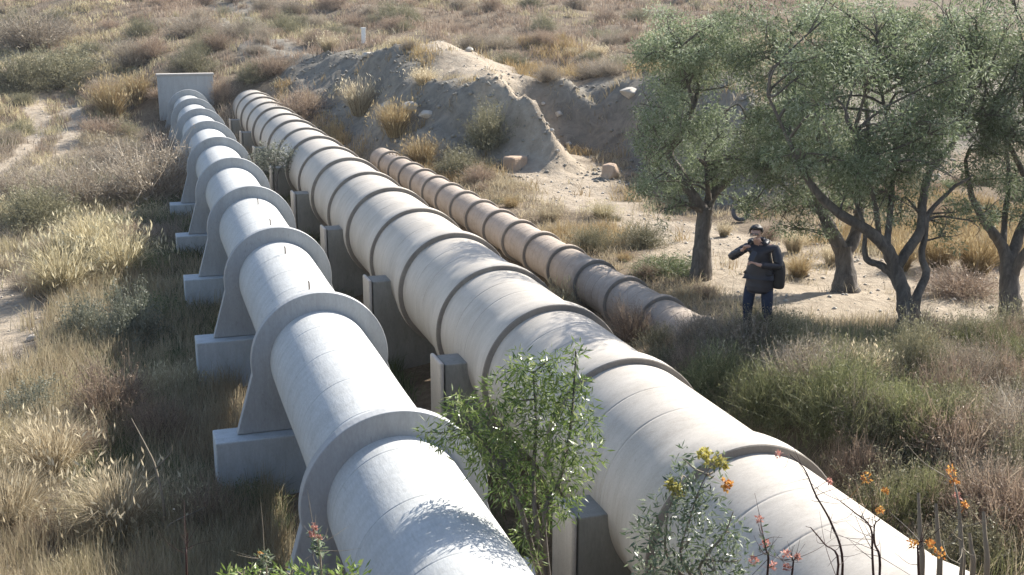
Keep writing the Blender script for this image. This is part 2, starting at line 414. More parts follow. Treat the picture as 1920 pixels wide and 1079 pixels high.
# pipe A: white pipeline on ring supports
SL = 0.0155                      # the pipes run slightly off the Y axis
AX0, AZ, AR, AF = 0.600 * U, 8 - 1.246 * U, 0.18 * U, 0.246 * U
def AXf(y): return AX0 + SL * (y - 2.763 * U)
AY = [U * (2.763 + 1.3 * k) for k in range(-1, 10)]
WALL_Y = 14.72 * U
pipeA = empty('white_pipeline', (AXf(0), 0, 0))
tag(pipeA, 'long white painted water pipe with wide raised ring supports, leftmost of the three pipes', 'pipeline')
prof = []
y = 2.0; jn = 0
while y < WALL_Y + 0.1:
    rr = AR + 0.003 * math.sin(y * 2.1)
    prof.append((y, rr))
    if jn % 8 == 3 and y > 5:
        prof += [(y + .012, rr), (y + .02, rr), (y + .024, rr - .005), (y + .036, rr - .005), (y + .040, rr), (y + .052, rr)]
    y += 0.155; jn += 1
V, F = lathe_y(prof, 0, AZ, 96); V[:, 0] += SL * V[:, 1]
me = np_mesh('barrel', V, F[:, ::-1], smooth=True)
o = link_mesh('barrel', me, M['pipe_white'], pipeA)

def ring_plate(cx, cy, cz, rad, half_base, zb, th):
    bm = bmesh.new(); pts = []
    for k in range(49):
        a = R(-98) + R(196) * k / 48
        pts.append((cx + rad * math.sin(a), cz + rad * math.cos(a)))
    pts += [(cx + half_base, zb), (cx - half_base, zb)]
    f = [bm.verts.new((x, cy - th / 2, z)) for x, z in pts]
    b = [bm.verts.new((x, cy + th / 2, z)) for x, z in pts]
    bm.faces.new(f); bm.faces.new(b[::-1])
    n = len(pts)
    for i in range(n):
        bm.faces.new((f[i], f[(i + 1) % n], b[(i + 1) % n], b[i]))
    es = [e for e in bm.edges if abs(e.verts[0].co.y - e.verts[1].co.y) < 1e-5]
    bmesh.ops.recalc_face_normals(bm, faces=bm.faces)
    bmesh.ops.bevel(bm, geom=es, offset=0.012, segments=2, profile=0.5, affect='EDGES')
    return bm

BLOCK_TOP = 8 - 1.5 * U
for k, yk in enumerate(AY):
    bm = ring_plate(SL * yk, yk, AZ, AF, 0.307 * U, BLOCK_TOP - 0.002 + 0.012, 0.16)
    link_mesh('support_ring', bm_mesh('support_ring', bm), M['ring_white'], pipeA)
    if k == 0: continue
    bm = bmesh.new()
    AX = AXf(yk); zb = min(gz(AX - 1.6, yk), gz(AX + 1.6, yk)) - 0.6
    box(bm, (0, 0, (BLOCK_TOP + zb) / 2 - zb), (0.776 * U, 0.62, BLOCK_TOP - zb), 0.02)
    o = link_mesh('concrete_footing', bm_mesh('footing', bm), M['footing'], None, (AX, yk - 0.02, zb))
    order = ['nearest', 'second', 'third', 'fourth', 'fifth', 'sixth', 'seventh', 'eighth', 'ninth', 'tenth'][k - 1]
    tag(o, '%s grey concrete footing block from the camera under the white pipe' % order if k > 1 else 'grey concrete footing block nearest the camera under the white pipe', 'footing', 'footing blocks under the white pipe')

def tube_bm(bm, pts, rad, seg=6):
    pts = [Vector(p) for p in pts]; rings = []
    if not isinstance(rad, (list, tuple)): rad = [rad] * len(pts)
    for i, p in enumerate(pts):
        d = (pts[min(i + 1, len(pts) - 1)] - pts[max(i - 1, 0)]).normalized()
        a = d.orthogonal().normalized() if abs(d.z) < 0.9 else d.cross(Vector((0, 1, 0))).normalized()
        b = d.cross(a)
        rings.append([bm.verts.new(p + (a * math.cos(2 * math.pi * k / seg) + b * math.sin(2 * math.pi * k / seg)) * rad[i]) for k in range(seg)])
    for r0, r1 in zip(rings[:-1], rings[1:]):
        for k in range(seg):
            bm.faces.new((r0[k], r0[(k + 1) % seg], r1[(k + 1) % seg], r1[k]))
    bm.faces.new(rings[0]); bm.faces.new(rings[-1][::-1])

for q in [(580, 545, 0), (535, 478, 0), (507, 424, 0), (484, 385, 0)]:
    # stubby rods standing on the crown of the pipe
    P = on_z(q[0], q[1], AZ + AR * 0.985)
    bm = bmesh.new(); AX = AXf(P[1]); x0_ = AXf(0)
    zt = AZ + math.sqrt(max(0.01, AR ** 2 - (P[0] - AX) ** 2))
    tube_bm(bm, [(P[0] - x0_, P[1], zt - .03), (P[0] - x0_, P[1], zt + .11), (P[0] - x0_ - .01, P[1] - .01, zt + .14)], 0.012)
    link_mesh('lifting_rod', bm_mesh('rod', bm), M['metal'], pipeA)

# headwall where pipe A enters the embankment
hw = empty('headwall', (0.776 * U, WALL_Y, 0))
tag(hw, 'pale rectangular concrete wall where the white pipe ends in the slope', 'wall')
bm = bmesh.new()
wz = 8 - 0.85 * U; wzb = 1.0
box(bm, (0.0, 0.25, (wz + wzb) / 2), (0.645 * U, 0.5, wz - wzb), 0.02)
link_mesh('wall_slab', bm_mesh('slab', bm), M['ring_white'], hw)
bm = bmesh.new(); box(bm, (0.0, 0.25, wz + 0.045), (0.67 * U, 0.58, 0.09), 0.015)
link_mesh('coping', bm_mesh('coping', bm), M['cradle_end'], hw)

# pipe B: beige bell-jointed pipeline
BXb, BZ = 1.335 * U, 8 - 1.262 * U
def BXf(y): return BXb + SL * (y - 2.256 * U)
def bell_prof(y0, y1, r, rb, near_big=True):
    """segment from near end y0 (bell) to far end y1 (spigot)"""
    L = y1 - y0; p = [(y0, r * 0.9), (y0, r + 0.015), (y0 - 0.0, rb - 0.012), (y0 + 0.012, rb)]
    for s in (0.05, 0.09): p.append((y0 + s * L, rb + 0.002))
    for s in (0.12, 0.15, 0.18, 0.22, 0.26, 0.30): p.append((y0 + s * L, r + (rb - r) * (1 - float(smoothstep(np.array((s - .09) / .21))))))
    gsr = [0.46, 0.70]
    for g in gsr:
        p += [(y0 + g * L - .03, r), (y0 + g * L - .004, r), (y0 + g * L, r - .005), (y0 + g * L + .012, r - .005), (y0 + g * L + .016, r), (y0 + g * L + .04, r)]
    p += [(y0 + .86 * L, r), (y1 + 0.04, r)]
    return p
pipeB = empty('beige_pipeline', (BXf(0), 0, 0))
tag(pipeB, 'thick beige concrete pipe of flared jointed sections in the middle of the three', 'pipeline')
bells = [U * v for v in (0.86, 1.545, 2.256, 2.985, 3.624, 4.277, 4.965, 5.66, 6.35)]
while bells[-1] < 14.4 * U: bells.append(bells[-1] + 0.682 * U)
for i in range(len(bells) - 1):
    y0, y1 = bells[i], bells[i + 1]
    big = 0.014 if i % 2 == 0 else 0.0
    V, F = lathe_y(bell_prof(y0, y1, 0.240 * U, 0.258 * U + big), 0, BZ, 80); V[:, 0] += SL * V[:, 1]
    me = np_mesh('pipe_section', V, F[:, ::-1], smooth=True)
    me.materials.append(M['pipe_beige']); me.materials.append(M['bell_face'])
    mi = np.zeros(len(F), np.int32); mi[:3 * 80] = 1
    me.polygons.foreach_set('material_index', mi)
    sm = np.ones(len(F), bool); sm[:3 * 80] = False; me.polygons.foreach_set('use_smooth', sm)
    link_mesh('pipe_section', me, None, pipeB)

# cradles carrying pipe B
cr_names = ['nearest', 'second', 'third', 'fourth', 'fifth', 'sixth', 'seventh', 'eighth', 'farthest']
for k in range(9):
    yk = U * (2.60 + 1.345 * k) + 0.02
    cxl = U * (1.0 + .0135 * (yk / U - 2.68)); zb = gz(cxl, yk) - 0.6
    top = 8 - 1.255 * U
    cr = empty('pipe_cradle', (cxl, yk, zb))
    tag(cr, ('dark concrete cradle wall under the beige pipe, %s from the camera' % cr_names[k]), 'pipe support', 'cradle walls under the beige pipe')
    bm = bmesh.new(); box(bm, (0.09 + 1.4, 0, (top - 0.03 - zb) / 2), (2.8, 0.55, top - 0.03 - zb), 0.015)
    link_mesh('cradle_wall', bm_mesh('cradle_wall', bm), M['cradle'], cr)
    bm = bmesh.new(); box(bm, (0.03, -0.01, (top - zb) / 2 + 0.01), (0.066, 0.60, top - zb), 0.025)  # thin slab added to carry the bounced light of the left face as colour
    link_mesh('bounce_lit_strip', bm_mesh('bounce_lit_strip', bm), M['cradle_end'], cr)

# pipe C: small brown pipeline, half buried
CX, CZ, CR, CRB = 2.0 * U, 8 - 1.25 * U, 0.100 * U, 0.115 * U
pipeC = empty('brown_pipeline', (CX, 0, 0))
tag(pipeC, 'thin brown weathered concrete pipe lying half buried at the right', 'pipeline')
y = 4.099 * U - 3 * 0.352 * U
cs = []
while y < 9.7 * U: cs.append(y); y += 0.352 * U
for i in range(0, len(cs) - 1):
    V, F = lathe_y(bell_prof(cs[i], cs[i + 1], CR, CRB), 0, CZ, 48)
    me = np_mesh('pipe_section', V, F[:, ::-1], smooth=True)
    me.materials.append(M['pipe_brown']); me.materials.append(M['bell_face'])
    mi = np.zeros(len(F), np.int32); mi[:3 * 48] = 1
    me.polygons.foreach_set('material_index', mi)
    sm = np.ones(len(F), bool); sm[:3 * 48] = False; me.polygons.foreach_set('use_smooth', sm)
    link_mesh('pipe_section', me, None, pipeC, (0, 0, 0))
# ------------------------------------------------------------------ plant builders
def strips(base, tip, ctrl, width, seg=3, r=None):
    """curved tapered blades; returns verts, quads"""
    n = len(base); t = np.linspace(0, 1, seg + 1)[None, :, None]
    P = base[:, None] * (1 - t) ** 2 + ctrl[:, None] * 2 * t * (1 - t) + tip[:, None] * t ** 2
    a = (r or rng).random(n) * 2 * np.pi
    side = np.stack([np.cos(a), np.sin(a), np.zeros(n)], -1)[:, None]
    wd = np.asarray(width).reshape(-1, 1, 1) * (1 - 0.8 * t) * 0.5
    V = np.concatenate([P - side * wd, P + side * wd], 2).reshape(n, (seg + 1) * 2, 3)
    k = np.arange(seg) * 2
    f = np.stack([k, k + 1, k + 3, k + 2], -1)
    F = (f[None] + (np.arange(n) * (seg + 1) * 2)[:, None, None]).reshape(-1, 4)
    return V.reshape(-1, 3), F

def leaves(c, d, length, width, r=None):
    """diamond leaves at c pointing along d"""
    r = r or rng
    n = len(c); d = d / np.linalg.norm(d, axis=1, keepdims=True)
    s = np.cross(d, r.normal(size=(n, 3))); s /= np.linalg.norm(s, axis=1, keepdims=True) + 1e-9
    L = np.asarray(length).reshape(-1, 1); W = np.asarray(width).reshape(-1, 1)
    V = np.stack([c, c + d * L * .45 + s * W * .5, c + d * L, c + d * L * .45 - s * W * .5], 1)
    F = np.arange(n * 4).reshape(n, 4)
    return V.reshape(-1, 3), F

class Acc:
    def __init__(s): s.V = []; s.F = []; s.A = []; s.n = 0
    def add(s, V, F, var):
        s.V.append(V); s.F.append(F + s.n); s.A.append(np.repeat(var, len(V) // len(var))); s.n += len(V)
    def mesh(s, name): return np_mesh(name, np.concatenate(s.V), np.concatenate(s.F), {'var': np.clip(np.concatenate(s.A), 0, 1)})

def bush(seed, n=420, h=1.0, r=0.9, twigs=5, flakes=3500, stem_w=0.014, flake=(0.05, 0.016), up=0.5, lumps=7, droop=0.15):
    """twiggy bush about 1 m high: stems fan out from the root, twigs and small leaves along them"""
    g = np.random.default_rng(seed); a = Acc()
    lo = np.stack([g.uniform(-1, 1, lumps), g.uniform(-1, 1, lumps), g.uniform(0.2, 1, lumps)], -1); lo /= np.linalg.norm(lo, axis=1, keepdims=True)
    amp = g.uniform(0.75, 1.12, lumps)
    def dirs(n):
        v = g.normal(size=(n, 3)); v[:, 2] = np.abs(v[:, 2]) * (0.6 + up) + 0.05
        v /= np.linalg.norm(v, axis=1, keepdims=True); return v
    d = dirs(n)
    q = np.max((d @ lo.T) ** 6 * amp, axis=1)
    L = (0.62 + 0.45 * q) * g.uniform(0.75, 1.05, n)
    base = g.normal(size=(n, 3)) * [0.10 * r, 0.10 * r, 0]
    tip = base + d * L[:, None] * [r, r, h]
    ctrl = base + (tip - base) * .5 + [0, 0, 1] * (0.16 * h * (1 - d[:, 2:3])) + g.normal(size=(n, 3)) * .05
    V, F = strips(base, tip, ctrl, np.full(n, stem_w), 3, g); a.add(V, F, g.uniform(0, .6, n))
    m = n * twigs; i = g.integers(0, n, m); t = g.uniform(.35, 1, m)[:, None]
    p = base[i] * (1 - t) ** 2 + ctrl[i] * 2 * t * (1 - t) + tip[i] * t ** 2
    dd = d[i] + g.normal(size=(m, 3)) * .55; dd[:, 2] += .15
    ln = g.uniform(.08, .22, m)[:, None]
    tp = p + dd * ln; cc = (p + tp) / 2 + g.normal(size=(m, 3)) * .02
    V, F = strips(p, tp, cc, np.full(m, stem_w * .7), 1, g); a.add(V, F, g.uniform(.15, 1, m))
    if flakes:
        j = g.integers(0, m, flakes); t = g.uniform(0, 1, (flakes, 1))
        p = cc[j] * (1 - t) + tp[j] * t + g.normal(size=(flakes, 3)) * .02
        dv = g.normal(size=(flakes, 3)); dv[:, 2] += .6 - droop * 3
        V, F = leaves(p, dv, g.uniform(.6, 1.3, flakes) * flake[0], g.uniform(.7, 1.2, flakes) * flake[1], g)
        a.add(V, F, np.clip(g.normal(.55, .25, flakes), 0, 1))
    return a

def tussock(seed, n=900, h=1.0, r=0.6, w=0.012, lean=0.5, heads=0):
    g = np.random.default_rng(seed); a = Acc()
    an = g.uniform(0, 2 * np.pi, n); rr = np.sqrt(g.random(n)) * .28 * r
    base = np.stack([np.cos(an) * rr, np.sin(an) * rr, np.zeros(n)], -1)
    an2 = an + g.normal(size=n) * .6; out = g.random(n) ** .7 * lean * 1.6
    H = h * g.uniform(.5, 1.1, n)
    tip = base + np.stack([np.cos(an2) * out * r, np.sin(an2) * out * r, H * (1 - .35 * out ** 2)], -1)
    ctrl = base + np.stack([np.cos(an2) * out * r * .25, np.sin(an2) * out * r * .25, H * .75], -1)
    V, F = strips(base, tip, ctrl, np.full(n, w), 3, g); a.add(V, F, g.uniform(0, 1, n))
    if heads:
        j = g.integers(0, n, heads)
        V, F = leaves(tip[j] - [0, 0, .03], g.normal(size=(heads, 3)) * .4 + [0, 0, 1], np.full(heads, .12), np.full(heads, .03), g); a.add(V, F, g.uniform(.6, 1, heads))
    return a

PROTO = {}
def proto(key, mk, mats):
    PROTO[key] = []
    for k, mt in enumerate(mats):
        me = mk(k).mesh(key); me.materials.append(M[mt]); PROTO[key].append(me)
proto('grey_bush', lambda k: bush(100 + k, 420, 1, .95, 6, 2600, .013), ['twig_grey'] * 3)
proto('brown_bush', lambda k: bush(110 + k, 420, 1, .95, 6, 2600, .013, up=.6), ['twig_brown'] * 3)
proto('olive_bush', lambda k: bush(120 + k, 380, 1, .95, 6, 5200, .012, (.055, .018)), ['olive_scrub'] * 3)
proto('green_bush', lambda k: bush(130 + k, 500, 1, .95, 7, 5200, .010, (.075, .009), up=.8), ['broom'] * 3)
proto('silver_bush', lambda k: bush(140 + k, 320, 1, .9, 6, 5200, .012, (.06, .02)), ['silver'] * 2)
proto('herb_patch', lambda k: bush(150 + k, 300, .8, 1.0, 6, 5200, .010, (.065, .022)), ['herb'] * 2)
proto('golden_tussock', lambda k: tussock(160 + k, 1000, 1, .8, .012, .6, 200), ['golden'] * 2)
proto('straw_tussock', lambda k: tussock(170 + k, 900, 1, .8, .012, .7, 250), ['straw'] * 2)
proto('brown_tussock', lambda k: tussock(180 + k, 1000, 1, .8, .012, .65, 150), ['brown_grass'] * 2)

def ground_at(px, py):
    v = fw + rt * (px - 960) / 2200.0 + upv * (540 - py) / 2200.0
    t = np.concatenate([np.arange(5, 80, .15), np.arange(80, 300, 1.0)])
    P = np.array([0, 0, CAM_Z]) + v[None] * t[:, None]
    h = hgt(P[:, 0], P[:, 1]); i = np.argmax(P[:, 2] <= h)
    return P[i], t[i]

def free_spot(x, y, m=0.25):
    """outside the pipes and their supports"""
    if y < 63 and abs(x - AXf(y)) < 1.15 + m: return False
    if y < 62 and abs(x - BXf(y)) < 1.15 + m: return False
    if 15.6 < y < 41 and abs(x - CX) < .45 + m: return False
    return True

def plant(kind, x, y, w, h, label, cat, group=None, sink=.05, rz=None):
    me = PROTO[kind][int(rng.integers(len(PROTO[kind])))]
    o = bpy.data.objects.new(kind, me)
    o.location = (x, y, gz(x, y) - sink); o.scale = (w / 1.7, w / 1.7, h)
    o.rotation_euler = (0, 0, rng.uniform(0, 6.28) if rz is None else rz)
    COL.objects.link(o); tag(o, label, cat, group); return o

# (kind, base px, base py, width px, height px, label)
SHRUBS = [
 ('grey_bush', 290, 380, 250, 125, 'large grey-brown twiggy bush touching the left side of the white pipe'),
 ('grey_bush', 150, 395, 210, 105, 'grey-brown bush left of the bush that touches the white pipe'),
 ('grey_bush', 30, 380, 170, 80, 'grey bush at the left edge just below the dirt track'),
 ('grey_bush', 235, 320, 180, 70, 'low grey bush behind the bush that touches the white pipe'),
 ('brown_bush', 330, 300, 110, 55, 'brown bush beside the headwall foot, left of the white pipe'),
 ('olive_bush', 75, 430, 190, 90, 'olive bush above the tall straw grass on the left'),
 ('straw_tussock', 230, 530, 170, 110, 'tall straw tussock with seed heads in the middle of the left slope'),
 ('straw_tussock', 120, 560, 190, 120, 'tall yellow-green straw tussock above the pale ground at left'),
 ('straw_tussock', 175, 480, 180, 90, 'straw tussock behind the tallest tussock of the left slope'),
 ('brown_bush', 250, 470, 120, 60, 'brown bush at the edge of the pipe shadow on the left'),
 ('silver_bush', 255, 660, 150, 130, 'grey-green leafy shrub beside the dark pipe shadow'),
 ('silver_bush', 170, 645, 130, 95, 'small grey-green shrub by the pale ground at left'),
 ('herb_patch', 290, 520, 110, 60, 'dark green herb clump by the third footing block'),
 ('herb_patch', 300, 610, 130, 70, 'dark green herb clump shaded by the white pipe, beside the second footing block'),
 ('herb_patch', 330, 700, 100, 50, 'dark green herb clump in front of the second footing block'),
 ('silver_bush', 50, 800, 180, 90, 'pale green shrub at the left edge below the pale ground'),
 ('brown_bush', 210, 800, 190, 130, 'red-brown dry bush at the middle of the left slope'),
 ('brown_bush', 300, 840, 150, 110, 'brown twiggy bush beside the shadow near the nearest footing block'),
 ('brown_tussock', 100, 900, 210, 140, 'brown dry tussock at the lower left'),
 ('brown_tussock', 20, 1010, 240, 150, 'brown dry tussock in the lower left corner'),
 ('brown_tussock', 230, 1010, 240, 150, 'brown dry tussock at the bottom left, right of the corner tussock'),
 ('brown_bush', 390, 1010, 150, 110, 'dark twiggy bush at the bottom in the shadow of the white pipe'),
 ('herb_patch', 500, 960, 130, 70, 'dark herb clump below the nearest footing block'),
 ('olive_bush', 110, 165, 190, 90, 'wide olive bush above the dirt track'),
 ('olive_bush', 40, 175, 120, 85, 'dark olive bush at the left edge above the track'),
 ('grey_bush', 60, 90, 210, 80, 'wide grey bush at the upper left corner'),
 ('golden_tussock', 210, 225, 110, 80, 'yellow bush-like grass clump left of the headwall shadow'),
 ('golden_tussock', 260, 195, 90, 60, 'yellow grass clump beside the headwall shadow'),
 ('brown_bush', 195, 265, 110, 55, 'red-brown bush right of the dirt track'),
 ('grey_bush', 250, 125, 120, 60, 'purple-grey bush behind the yellow grass clumps'),
 ('brown_bush', 285, 110, 90, 45, 'brown bush behind the left corner of the headwall'),
 ('grey_bush', 360, 70, 130, 45, 'grey bush on the rise above the headwall'),
 ('olive_bush', 365, 140, 110, 50, 'dark green scrub just above the headwall'),
 ('grey_bush', 470, 70, 120, 40, 'grey bush right of the rise above the headwall'),
 ('brown_bush', 520, 135, 110, 45, 'brown bush above the far end of the beige pipe'),
 ('brown_bush', 430, 190, 60, 50, 'brown bush wedged between the headwall and the beige pipe'),
 ('brown_bush', 580, 215, 120, 60, 'pale brown bush on the bank beside the far beige pipe'),
 ('brown_tussock', 640, 245, 110, 70, 'brown tussock right of the beige pipe near the end of the brown pipe'),
 ('golden_tussock', 720, 275, 110, 70, 'golden grass clump behind the far end of the brown pipe'),
 ('golden_tussock', 790, 315, 110, 60, 'golden grass clump at the foot of the grey mound'),
 ('olive_bush', 860, 335, 130, 60, 'olive bush at the foot of the mound right of the golden grass'),
 ('olive_bush', 915, 285, 120, 90, 'tall olive bush on the lower face of the mound'),
 ('brown_bush', 900, 345, 80, 40, 'round brown bush beside the bright straw patch'),
 ('olive_bush', 1205, 465, 120, 55, 'round brown-green bush left of the nearest olive trunk in the clearing'),
 ('herb_patch', 1250, 515, 150, 45, 'low dark green clump below the round brown-green bush'),
 ('brown_tussock', 1488, 475, 75, 55, 'round brown tussock behind the standing person'),
 ('golden_tussock', 1497, 518, 85, 45, 'golden tussock right of the standing person'),
 ('brown_tussock', 1358, 445, 50, 35, 'small brown tussock between the olive trunk and the person'),
 ('brown_bush', 1440, 450, 60, 35, 'small pinkish brown bush behind the head of the person'),
 ('brown_bush', 1800, 555, 190, 60, 'low brown brush added as shade right of the forked olive trunk'),  # low brush put in for the brown shade beneath the golden reeds
 ('golden_tussock', 1880, 500, 120, 70, 'golden reeds right behind the rightmost olive trunk'),
 ('golden_tussock', 1760, 500, 150, 75, 'golden reed clump right of the forked olive trunk'),
 ('golden_tussock', 1830, 515, 150, 85, 'golden reed clump left of the rightmost olive trunk'),
 ('golden_tussock', 1690, 510, 80, 60, 'golden reed clump seen between the stems of the forked trunk'),
 ('brown_tussock', 1560, 500, 70, 45, 'brown tussock left of the second olive trunk'),
 ('straw_tussock', 1130, 410, 80, 35, 'low straw tussock right of the brown pipe, by the clearing'),
 ('olive_bush', 1110, 470, 100, 50, 'low olive bush beside the middle of the brown pipe'),
 ('brown_tussock', 1030, 420, 80, 40, 'brown tussock beside the shaded section of the brown pipe'),
 ('straw_tussock', 1110, 575, 110, 90, 'dry straw plant between the beige and brown pipes'),
 ('brown_bush', 1190, 640, 120, 90, 'dry brown bush in front of the near end of the brown pipe'),
 ('grey_bush', 1310, 650, 130, 80, 'grey dry bush hiding the near end of the brown pipe'),
 ('brown_tussock', 1375, 700, 130, 60, 'pinkish dry tussock in front of the legs of the person'),
 ('brown_tussock', 1500, 700, 140, 70, 'brown tussock left of the forked olive trunk'),
 ('golden_tussock', 1720, 690, 110, 70, 'orange-brown tussock right at the foot of the forked olive trunk'),
 ('brown_tussock', 1620, 720, 150, 80, 'brown tussock in front of the forked olive trunk'),
 ('brown_bush', 1790, 740, 130, 80, 'dark brown bush right of the forked olive trunk in the shade'),
 ('brown_bush', 1880, 750, 140, 90, 'dark brown bush at the right edge below the bare ground'),
 ('green_bush', 1440, 790, 200, 120, 'green broom bush against the right side of the beige pipe'),
 ('green_bush', 1560, 820, 260, 160, 'widest green broom bush at the lower right'),
 ('green_bush', 1690, 850, 220, 150, 'green broom bush right of the widest one'),
 ('brown_bush', 1300, 720, 110, 80, 'brown bush pressed against the beige pipe'),
 ('brown_bush', 1800, 880, 230, 160, 'large brown twiggy bush at the right side'),
 ('grey_bush', 1900, 900, 200, 150, 'grey twiggy bush at the right edge'),
 ('olive_bush', 1680, 980, 230, 130, 'olive bush right of the near beige pipe behind the flower stems'),
 ('brown_bush', 1870, 1020, 260, 170, 'brown bush in the lower right corner'),
]
CATS = {'grey_bush': 'bush', 'brown_bush': 'bush', 'olive_bush': 'bush', 'green_bush': 'bush', 'silver_bush': 'shrub', 'herb_patch': 'plant',
        'golden_tussock': 'tussock', 'straw_tussock': 'tussock', 'brown_tussock': 'tussock'}
for kind, px, py, wpx, hpx, lab in SHRUBS:
    P, d = ground_at(px, py)
    x, y = P[0], P[1]; w_ = wpx * d / 2200; h_ = hpx * d / 2200 * 1.0
    rr = min(w_ * .35, .5)
    for cx, hw_ in ((AXf(y) if y < 62 else 99, 1.0), (BXf(y) if y < 62 else 99, 1.12), (CX, .5 if y > 15.4 else -9)):     # keep roots clear of the pipes
        if abs(x - cx) < hw_ + rr * .6:
            x = cx + math.copysign(hw_ + rr * .6, x - cx)
    plant(kind, x, y, w_, h_, lab, CATS[kind])

# scattered bushes on the slopes, one object each
ONES = ['', 'first', 'second', 'third', 'fourth', 'fifth', 'sixth', 'seventh', 'eighth', 'ninth', 'tenth', 'eleventh', 'twelfth', 'thirteenth', 'fourteenth', 'fifteenth', 'sixteenth', 'seventeenth', 'eighteenth', 'nineteenth']
TENS = ['', '', 'twenty', 'thirty', 'forty', 'fifty', 'sixty', 'seventy', 'eighty', 'ninety']
def ordinal(k):
    if k < 20: return ONES[k]
    t, o_ = divmod(k, 10)
    return (TENS[t][:-1] + 'ieth') if o_ == 0 else TENS[t] + '-' + ONES[o_]
def seen(x, y, z, m=0):
    v = np.array([x, y, z - CAM_Z]); dd = v @ fw
    px, py = 960 + 2200 * (v @ rt) / dd, 540 - 2200 * (v @ upv) / dd
    return (-m < px < 1920 + m and -m < py < 1079 + m), px
ZONES = [
 ('far', 190, (-22, 48), (62, 112), ['grey_bush', 'brown_bush', 'olive_bush', 'brown_bush', 'olive_bush', 'grey_bush'], (.9, 2.7), 'far hillside', 'on the far hillside'),
 ('mid', 62, (-10, 30), (42, 66), ['grey_bush', 'brown_bush', 'brown_tussock', 'olive_bush'], (.9, 2.2), 'slope behind the pipes', 'on the slope behind the pipes'),
 ('left', 46, (-8, 1.2), (13, 44), ['grey_bush', 'brown_bush', 'brown_tussock', 'straw_tussock', 'olive_bush', 'straw_tussock'], (.7, 1.5), 'slope left of the white pipe', 'left of the white pipe'),
 ('right', 52, (7.0, 14.5), (8.5, 14.2), ['brown_bush', 'olive_bush', 'green_bush', 'grey_bush', 'olive_bush', 'brown_bush'], (.7, 1.5), 'lower right corner', 'in the lower right'),
 ('clearing', 46, (9, 22), (18, 34), ['brown_tussock', 'golden_tussock', 'olive_bush', 'brown_bush'], (.35, .8), 'clearing by the olive trees', 'in the clearing by the olive trees'),
 ('bankfoot', 22, (11.5, 26), (24.5, 29.5), ['olive_bush', 'herb_patch', 'brown_bush', 'grey_bush'], (.7, 1.5), 'foot of the bank behind the olive trees', 'at the bank foot behind the olive trees'),
 ('gap', 12, (7.0, 7.9), (14, 40), ['brown_bush', 'olive_bush', 'straw_tussock'], (.5, 1.0), 'strip between the beige and brown pipes', 'between the beige and brown pipes'),
]
LAB = {'herb_patch': ('dark green', 'dark green clump'), 'grey_bush': ('grey', 'grey twiggy bush'), 'brown_bush': ('brown', 'brown twiggy bush'), 'olive_bush': ('olive', 'dull olive bush'), 'green_bush': ('green', 'green broom bush'),
       'straw_tussock': ('straw', 'pale straw grass clump'), 'brown_tussock': ('brown grass', 'brown dry grass clump'), 'golden_tussock': ('golden', 'golden grass clump')}
TY_ = ground_at(1388, 418)[0]
for zk, n, xr, yr, kinds, sr, zn, where in ZONES:
    c = 0; got = {}; tries = 0
    while c < n and tries < 20000:
        tries += 1
        u = rng.random(); y = yr[0] * (yr[1] / yr[0]) ** u; x = rng.uniform(*xr)
        if not free_spot(x, y, .25 if zk in ('gap', 'left') else .5): continue
        if path_amt(np.array([x]), np.array([y]))[0] > (.3 if zk != 'clearing' else .8): continue
        bt = float(bank_t(np.array([x]), np.array([y]))[0])
        if -.3 < bt < 2.2 and y < 60: continue
        if math.hypot(x - TY_[0] + .5, y - TY_[1] + 1.2) < 2.2: continue
        if zk in ('right', 'clearing') and 8.8 < x < 11.2 and 12.8 < y < 17.2: continue
        z = gz(x, y); ok, px = seen(x, y, z + .4, 30)
        if zk in ('bankfoot', 'clearing') and abs(px - 1385) < 48: continue
        if not ok: continue
        k = kinds[int(rng.integers(len(kinds)))]; s = rng.uniform(*sr)
        hh = s * rng.uniform(.4, .6) if zk != 'right' else rng.uniform(.5, 1.0)
        o = plant(k, x, y, s, hh, 'x', CATS[k], LAB[k][0] + ' bushes on the ' + zn, .08)
        got.setdefault(k, []).append((px, o)); c += 1
    for k, L in got.items():
        L.sort(key=lambda t: t[0])
        for i, (px, o) in enumerate(L):
            o['label'] = '%s %s, %s such from the left' % (LAB[k][1], where, ordinal(i + 1)) if len(L) > 1 else LAB[k][1] + ' ' + where
            if k.endswith('tussock'): o['group'] = LAB[k][0] + ' clumps on the ' + zn

